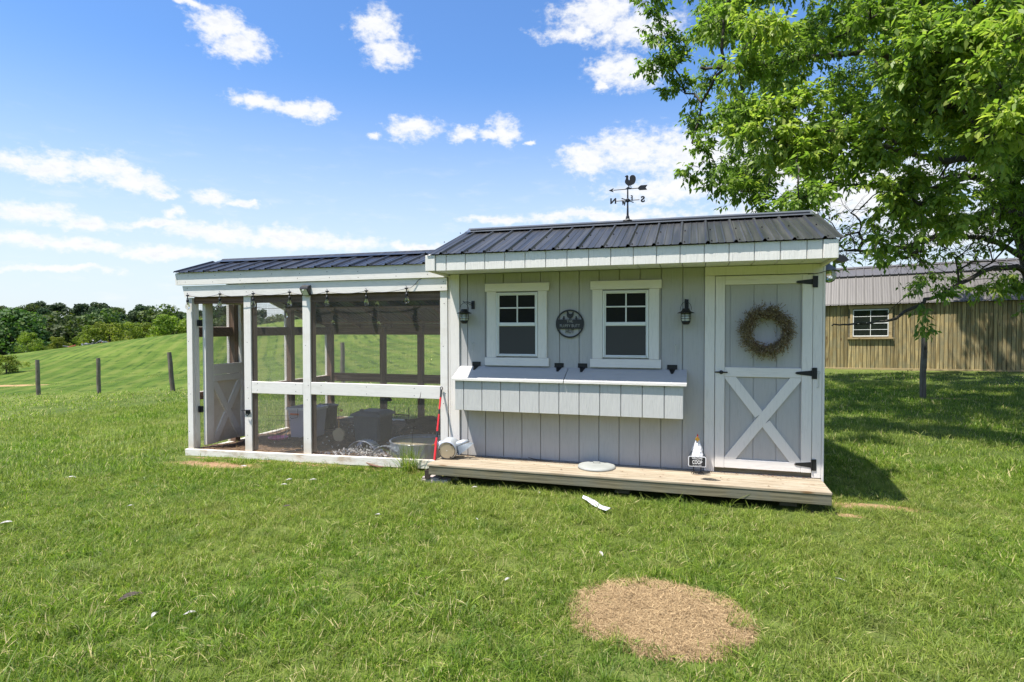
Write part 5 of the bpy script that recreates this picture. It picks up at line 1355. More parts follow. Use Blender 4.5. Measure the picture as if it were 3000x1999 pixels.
def tuft(name, mat, nb, rad, h0, h1, w0, w1, lean=.5, seg=3, strawp=.09, seed=0, curl=1.0, flat=False):
    g = np.random.default_rng(seed); V = []; F = []; T = []
    for i in range(nb):
        r = rad * math.sqrt(g.random()); a = g.random() * 6.283; x, y = r * math.cos(a), r * math.sin(a)
        h = g.uniform(h0, h1); w = g.uniform(w0, w1); d = g.random() * 6.283; ln = abs(g.normal(0, lean)) * h
        dx, dy = math.cos(d), math.sin(d); sx, sy = -dy, dx; ph = g.uniform(-.7, .7); sx, sy = math.cos(d + 1.57 + ph), math.sin(d + 1.57 + ph)
        k = len(V); tn = g.random() * .88 if g.random() > strawp else g.uniform(.92, 1)
        for s in range(seg + 1):
            f = s / seg; ww = w * (1 - f ** 1.6) * .5 + .0001; off = ln * f ** 1.7 * curl; z = h * (f - .25 * (ln / max(h, 1e-4)) * f * f)
            if flat: z = .004 + h * .10 * math.sin(f * 3) + g.uniform(0, .008); off = h * f
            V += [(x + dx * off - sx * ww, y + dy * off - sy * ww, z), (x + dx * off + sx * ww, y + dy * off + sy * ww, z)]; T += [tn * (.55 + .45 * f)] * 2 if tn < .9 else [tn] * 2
        for s in range(seg): F.append((k + 2 * s, k + 2 * s + 1, k + 2 * s + 3, k + 2 * s + 2))
    me = mesh_np(name, V, F, T); me.materials.append(mat); me.polygons.foreach_set('use_smooth', [True] * len(F))
    return lib_obj(name, me)
def spots_mask(x, y):
    """keeps grass off the deck, the coop, the run, the dead patch and bare spots; returns a keep probability and height factor"""
    keep = np.ones_like(x); hf = np.ones_like(x)
    keep[(x > -.74) & (x < 3.0) & (y > -.50) & (y < 2.45)] = 0
    keep[(x > -4.31) & (x < -.66) & (y > -.05) & (y < 3.08)] = 0
    wob = .09 * np.sin(x * 9 + y * 4) + .07 * np.sin(x * 17 - y * 13)
    def el(cx, cy, rx, ry, lo, soft=0.0):
        d = np.hypot((x - cx) / rx, (y - cy) / ry) + wob * .8; 
        keep[d < lo] = 0; q = (d >= lo) & (d < lo + .45); hf[q] = np.minimum(hf[q], .55 + (d[q] - lo))
    d = np.hypot((x - 1.68) / .44, (y + 2.67) / .375) + wob * .3; keep[d < 1.0] = 0
    el(-3.48, -.45, .56, .16, .95); el(3.35, -.13, .35, .08, .9); el(-4.65, -1.32, .2, .05, .9); el(6.5, 7.45, .6, .1, .9); el(10.5, 7.3, .7, .2, .9)
    el(3.0, -.45, .25, .07, .9)
    q = (np.abs(y + .12) < .10) & (x > -4.3) & (x < -.9); hf[q] *= .6
    return keep, hf
def grass_points(n_, x0, x1, y0, y1, dmin, dmax, g):
    x = g.uniform(x0, x1, n_); y = g.uniform(y0, y1, n_); d = np.hypot(x - 1.84, y + 5.95); keep, hf = spots_mask(x, y)
    ang = np.arctan2(x - 1.84, y + 5.95)
    q = (keep > 0) & (d >= dmin) & (d < dmax) & (ang > R(-66)) & (ang < R(32)); x, y, hf = x[q], y[q], hf[q]
    return x, y, hf
def build_grass():
    g = np.random.default_rng(17)
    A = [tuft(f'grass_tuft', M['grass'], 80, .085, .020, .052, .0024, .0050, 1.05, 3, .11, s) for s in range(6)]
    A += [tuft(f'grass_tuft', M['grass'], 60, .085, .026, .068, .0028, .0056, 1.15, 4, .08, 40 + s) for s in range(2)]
    x, y, hf = grass_points(36000, -7.5, 7.5, -6, 3.5, 1.4, 8.0, g)
    n1 = len(x); z = ground_z(x, y)
    pt = .5 + .5 * np.sin(x * 1.9 + 1.3 * np.sin(y * 1.4)) * np.cos(y * 2.2 + x * .6)
    s = g.uniform(.75, 1.25, n1) * (.85 + .3 * pt) * hf
    comb = 1.2 + 1.3 * np.sin(x * .8 + y * .5)
    tl = g.normal(.22, .24, n1)
    ROT = np.stack([tl * np.cos(comb), tl * np.sin(comb), g.uniform(0, 6.283, n1)], 1)
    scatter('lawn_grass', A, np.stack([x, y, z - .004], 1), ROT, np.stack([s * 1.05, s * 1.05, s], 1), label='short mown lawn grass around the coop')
    B = [tuft('grass_tuft_far', M['grass'], 60, .22, .035, .085, .005, .0095, .8, 2, .07, 80 + s) for s in range(5)]
    x, y, hf = grass_points(70000, -22, 16, -4, 22, 7.6, 17.0, g); q = g.random(len(x)) < .55; x, y, hf = x[q], y[q], hf[q]
    n1 = len(x); z = ground_z(x, y); s = g.uniform(.7, 1.2, n1) * hf
    ROT = np.stack([g.normal(0, .1, n1), g.normal(0, .1, n1), g.uniform(0, 6.283, n1)], 1)
    scatter('lawn_grass', B, np.stack([x, y, z - .006], 1), ROT, np.stack([s, s, s], 1), label='lawn grass beyond the coop up to the wooden shed')
    Cc = [tuft('grass_tuft_meadow', M['grass'], 46, .5, .05, .12, .014, .026, .8, 2, .10, 120 + s) for s in range(4)]
    x = g.uniform(-45, 22, 26000); y = g.uniform(-6, 40, 26000); d = np.hypot(x - 1.84, y + 5.95); ang = np.arctan2(x - 1.84, y + 5.95)
    q = (d > 16.5) & (d < 40) & (ang > R(-66)) & (ang < R(32)) & ~((x > 3) & (y > 13.0) & (y < 18.5)); 
    u = -math.sin(HILL_DIR) * x + math.cos(HILL_DIR) * y
    q &= (g.random(len(x)) < np.clip(1.2 - d / 42, .1, 1)) & ((y < 9.9) | ((x > 2)) | (g.random(len(x)) < .10))
    x, y = x[q], y[q]; n1 = len(x); z = ground_z(x, y); s = g.uniform(.6, 1.1, n1)
    ROT = np.stack([g.normal(0, .1, n1), g.normal(0, .1, n1), g.uniform(0, 6.283, n1)], 1)
    scatter('meadow_grass', Cc, np.stack([x, y, z - .01], 1), ROT, np.stack([s, s, s * .8], 1), label='meadow grass on the hillside behind the fence posts')
    # the dead round patch: flattened straw
    m, n, b, o = new_mat('dead grass'); tn = n.new('ShaderNodeAttribute', attribute_name='tone').outputs['Fac']
    setc(n, b, n.ramp(tn, [(0, (.17, .105, .045)), (.5, (.45, .31, .155)), (1, (.74, .56, .33))])); b.inputs['Roughness'].default_value = .8
    M['dead'] = m
    Dd = [tuft('dead_tuft', m, 90, .06, .018, .055, .0012, .0026, .8, 2, .0, 200 + s, 1.0, True) for s in range(5)]
    k = 2600; a = g.uniform(0, 6.283, k); r = np.sqrt(g.random(k)) * 1.04; x = 1.68 + .44 * r * np.cos(a); y = -2.67 + .375 * r * np.sin(a)
    wob = .09 * np.sin(x * 9 + y * 4) + .07 * np.sin(x * 17 - y * 13); q = (r + wob * .3) < 1.03; x, y = x[q], y[q]; n1 = len(x); z = ground_z(x, y) + .002; s = g.uniform(.7, 1.3, n1)
    scatter('dead_grass', Dd, np.stack([x, y, z], 1), np.stack([g.normal(0, .1, n1), g.normal(0, .1, n1), g.uniform(0, 6.283, n1)], 1), np.stack([s, s, s], 1), label='round patch of dead straw coloured grass in the near lawn')
build_grass()

# the tall tuft by the end post of the run
def tall_tuft():
    me_o = tuft('tall_grass', M['grass'], 170, .10, .14, .42, .004, .0075, .95, 6, .04, 501)
    me = me_o.data; bpy.data.objects.remove(me_o)
    o = bpy.data.objects.new('grass_clump', me); COL.objects.link(o); o.location = (-1.13, -.10, gz(-1.13, -.1) - .01); WLOC[o] = Vector(o.location)
    setp(o, 'tall clump of uncut grass between the run sill and the striped pole', 'grass clump')
    t = MB().tube([(-1.10, -.11, -.1), (-1.07, -.12, .25), (-1.02, -.13, .48), (-.99, -.13, .60)], [.0022, .0016, .0012, .0008], 5)
    t.tube([(-1.0, -.13, .55), (-.975, -.13, .63), (-.965, -.13, .69)], [.003, .004, .001], 5)
    setp(t.build('seed_stalk', M['straw_l'], o), None)
    w = tuft('weed', M['leaf'], 60, .16, .04, .12, .010, .022, 1.0, 3, .0, 77); me = w.data; bpy.data.objects.remove(w)
    w = bpy.data.objects.new('weed', me); COL.objects.link(w); w.location = (-1.42, -.16, -.215)
    setp(w, 'low broad leaved weed by the run sill left of the tall grass', 'weed')
tall_tuft()

# ------------------------------------------------------------ distant trees
M['far_leaf'] = m_leaf('broadleaf crown', (.030, .062, .014), (.080, .130, .026), .32, (.14, .17, .035), .7, .22)
M['far_bright'] = m_leaf('bright young crown', (.075, .125, .014), (.210, .260, .026), .38, (.34, .35, .04), .7, .15)
M['far_dark'] = m_leaf('dark ridge crown', (.018, .040, .016), (.046, .080, .026), .25, (.08, .10, .03), .8, .18)
def crown(seed, mat, nleaf=1500, size=.42, wide=1.0, h=10.0, trunk=True):
    g = np.random.default_rng(seed); lobes = []
    nl = 16
    for i in range(nl):
        a = g.uniform(0, 6.283); zf = g.uniform(.22, .92); rr = (1 - (max(0, zf - .45) / .62) ** 2) * g.uniform(.30, .95) * wide * .40
        lobes.append((rr * h * math.cos(a), rr * h * math.sin(a), zf * h, g.uniform(.10, .19) * h * (1.15 - .4 * zf)))
    lobes.append((0, 0, .55 * h, .28 * h * wide)); lobes.append((0, 0, .80 * h, .17 * h))
    V = []; T = []
    per = nleaf // len(lobes)
    for lx, ly, lz, lr in lobes:
        lt = g.uniform(-.18, .18)
        d = g.normal(0, 1, (per, 3)); d /= np.linalg.norm(d, axis=1)[:, None]; rad = lr * g.uniform(.72, 1.12, per)[:, None]
        c = d * rad * np.array([1, 1, .82]) + np.array([lx, ly, lz])
        nrm = d + g.normal(0, .55, (per, 3)); nrm /= np.linalg.norm(nrm, axis=1)[:, None]
        u = np.cross(nrm, g.normal(0, 1, (per, 3))); u /= np.linalg.norm(u, axis=1)[:, None]; v = np.cross(nrm, u)
        s = (size * g.uniform(.5, 1.25, per) * h / 10)[:, None]
        q = np.stack([c - u * s, c + v * s * .7, c + u * s, c - v * s * .7], 1); V.append(q.reshape(-1, 3))
        T.append(np.repeat(np.clip(.45 + lt + g.normal(0, .22, per), 0, 1), 4))
    V = np.concatenate(V); T = np.concatenate(T); F = np.arange(len(V)).reshape(-1, 4)
    me = mesh_np('crown', V, F, T); me.materials.append(mat)
    tk = MB().tube([(0, 0, -.8), (.05 * h / 10, 0, h * .3), (0, .08, h * .62)], [.030 * h, .022 * h, .010 * h], 7)
    for i in range(5):
        a = i * 1.3; tk.tube([(0, 0, h * (.25 + .06 * i)), (math.cos(a) * h * .14, math.sin(a) * h * .14, h * (.42 + .06 * i))], [.010 * h, .005 * h], 5)
    tm = bpy.data.meshes.new('trunk'); tm.from_pydata(tk.v, [], tk.f); tm.materials.append(M['bark'])
    return me, tm
def joined(cm, tm, name):
    """crown and trunk in one mesh, for the far wood"""
    v = [tuple(p.co) for p in cm.vertices]; me = cm.copy(); me.name = name
    return lib_obj(name, me)
kinds = {'green': [crown(300 + i, M['far_leaf'], 6500, .20) for i in range(4)],
         'bright': [crown(320 + i, M['far_bright'], 5200, .20, 1.15, 6.0) for i in range(3)],
         'dark': [crown(340 + i, M['far_dark'], 4200, .30) for i in range(4)]}
def far_tree(kind, i, x, y, h, label, wide=1.0, grp='broadleaf trees below the meadow crest'):
    cm, tm = kinds[kind][i % len(kinds[kind])]; base = 6.0 if kind == 'bright' else 10.0
    z = gz(x, y) - .2
    t = empty('tree', (x, y, z), label, 'tree', grp); s = h / base
    c = bpy.data.objects.new('crown', cm); k = bpy.data.objects.new('trunk', tm)
    for q in (c, k):
        COL.objects.link(q); q.parent = t; q.scale = (s * wide, s * wide, s); q.rotation_euler = (0, 0, (i * 2.39) % 6.28)
    return t
CAMX, CAMY = 1.84, -5.95
def polar(azd, d): return CAMX + d * math.sin(R(azd)), CAMY + d * math.cos(R(azd))
ORD = ['leftmost', 'second', 'third', 'fourth', 'fifth', 'sixth', 'seventh', 'eighth', 'ninth', 'tenth', 'eleventh', 'twelfth', 'thirteenth', 'fourteenth', 'fifteenth', 'sixteenth', 'seventeenth', 'eighteenth']
def nth(i): return ORD[i] if i == 0 else ORD[i] + ' from the left'
def far_trees():
    g = random.Random(9)
    br = [(-52.6, 78, 4.4), (-51.3, 79, 5.2), (-50.0, 82, 6.0), (-48.4, 84, 6.4), (-46.9, 82, 7.2), (-45.6, 84, 7.4), (-44.2, 88, 6.4), (-42.6, 90, 6.4), (-41.2, 92, 6.6), (-39.6, 94, 6.8), (-37.6, 96, 6.4), (-35.4, 98, 6.6), (-56.4, 76, 3.6), (-54.6, 77, 2.8)]
    br.sort()
    for i, (a, d, h) in enumerate(br):
        x, y = polar(a, d); h = h * .72; far_tree('bright', i, x, y, h, f'bright yellow green young tree just behind the meadow crest, {nth(i)}', g.uniform(1.0, 1.35), 'bright young trees behind the meadow crest')
    md = [(-61.5, 150, 14), (-58.6, 138, 13.5), (-56.0, 146, 15), (-53.2, 140, 15), (-50.8, 148, 17), (-48.0, 150, 17.5), (-45.4, 156, 18), (-43.0, 150, 17.5), (-40.6, 158, 17.5), (-38.0, 152, 17), (-35.4, 160, 17), (-32.6, 154, 17), (-29.8, 160, 17), (-27.0, 158, 16), (-64.0, 145, 14)]
    md.sort()
    for i, (a, d, h) in enumerate(md):
        x, y = polar(a, d); h = h * g.uniform(.84, 1.0); far_tree('green', i, x, y, h, f'mid green broadleaf tree in the row below the dark ridge, {nth(i)}', g.uniform(1.0, 1.3), 'mid green trees below the dark ridge')
    m2 = [(-62.5, 105, 11), (-59.8, 108, 12.0), (-57.2, 104, 11.8), (-54.4, 110, 12.6), (-52.0, 112, 12.5)]
    m2.sort()
    for i, (a, d, h) in enumerate(m2):
        x, y = polar(a, d); far_tree('green', i + 2, x, y, h * .93, f'olive green broadleaf tree at the left edge behind the slope, {nth(i)}', g.uniform(1.1, 1.35), 'olive trees at the left edge')
far_trees()
def woods():
    g = np.random.default_rng(3); P = []; S = []
    for a in np.arange(-112, 66, .55):
        for d0, h0 in ((205, 13), (235, 13), (268, 14), (300, 14), (332, 14)):
            if g.random() < .12: continue
            aa = a + g.normal(0, .35); d = d0 + g.normal(0, 11); x, y = polar(aa, d); P.append((x, y, 0)); s = h0 / 10 * g.uniform(.72, 1.12); S.append((s * g.uniform(.9, 1.2), s * g.uniform(.9, 1.2), s))
    for a in np.arange(70, 245, 2.2):  # unseen trees behind the camera, added for the window panes to reflect
        for d0, h0 in ((95, 15), (120, 17)):
            aa = a + g.normal(0, .9); d = d0 + g.normal(0, 9); x, y = polar(aa, d); P.append((x, y, 0)); s = h0 / 10 * g.uniform(.7, 1.15); S.append((s * 1.1, s * 1.1, s))
    for a in np.arange(-110, 62, 1.6):
        for d0 in (165, 185):
            aa = a + g.normal(0, .6); d = d0 + g.normal(0, 8); x, y = polar(aa, d); P.append((x, y, 0)); s = 1.25 * g.uniform(.75, 1.15); S.append((s * 1.1, s * 1.1, s))
    P = np.array(P); P[:, 2] = ground_z(P[:, 0], P[:, 1]) - .5
    pr = [joined(c, t, 'wood_tree') for c, t in kinds['dark']] + [joined(c, t, 'wood_tree') for c, t in kinds['green'][:1]]
    n1 = len(P)
    scatter('woods', pr, P, np.stack([np.zeros(n1), np.zeros(n1), g.uniform(0, 6.28, n1)], 1), np.array(S), label='dark green wood covering the far ridge, with added unseen trees behind the viewpoint')
woods()
# yellow green tree tip at the very left edge and the heap on the crest
far_tree('bright', 1, -37.2, 18.8, 1.35, 'small yellowing tree cut by the left edge of the view', 1.5, None)
def heap():
    x, y = polar(-51.8, 74); z = gz(x, y); t = empty('brush_heap', (x, y, z), 'low grey and rusty red heap lying on the meadow crest', 'heap')
    g = random.Random(5)
    for nm, n_, mt in (('grey_debris', 26, 'greytub'), ('red_debris', 4, 'rust_red')):
        mb = MB()
        for i in range(n_):
            u = g.gauss(0, 1.3) + (0 if nm[0] == 'g' else -.9); q = Vector((x + u * .75, y + u * .65, z + .1 + g.uniform(0, .5) * max(.1, 1 - abs(u) / 2.6))); d = Vector((g.gauss(0, 1), g.gauss(0, 1), g.gauss(0, .35))).normalized() * g.uniform(.3, .9)
            mb.tube([q - d / 2, q + d / 2], g.uniform(.04, .09), 6)
        if mt not in M: M[mt] = m_plain('rusty red', (.30, .07, .03), .8, 0, .3)
        mb.build(nm, M[mt], t)
heap()

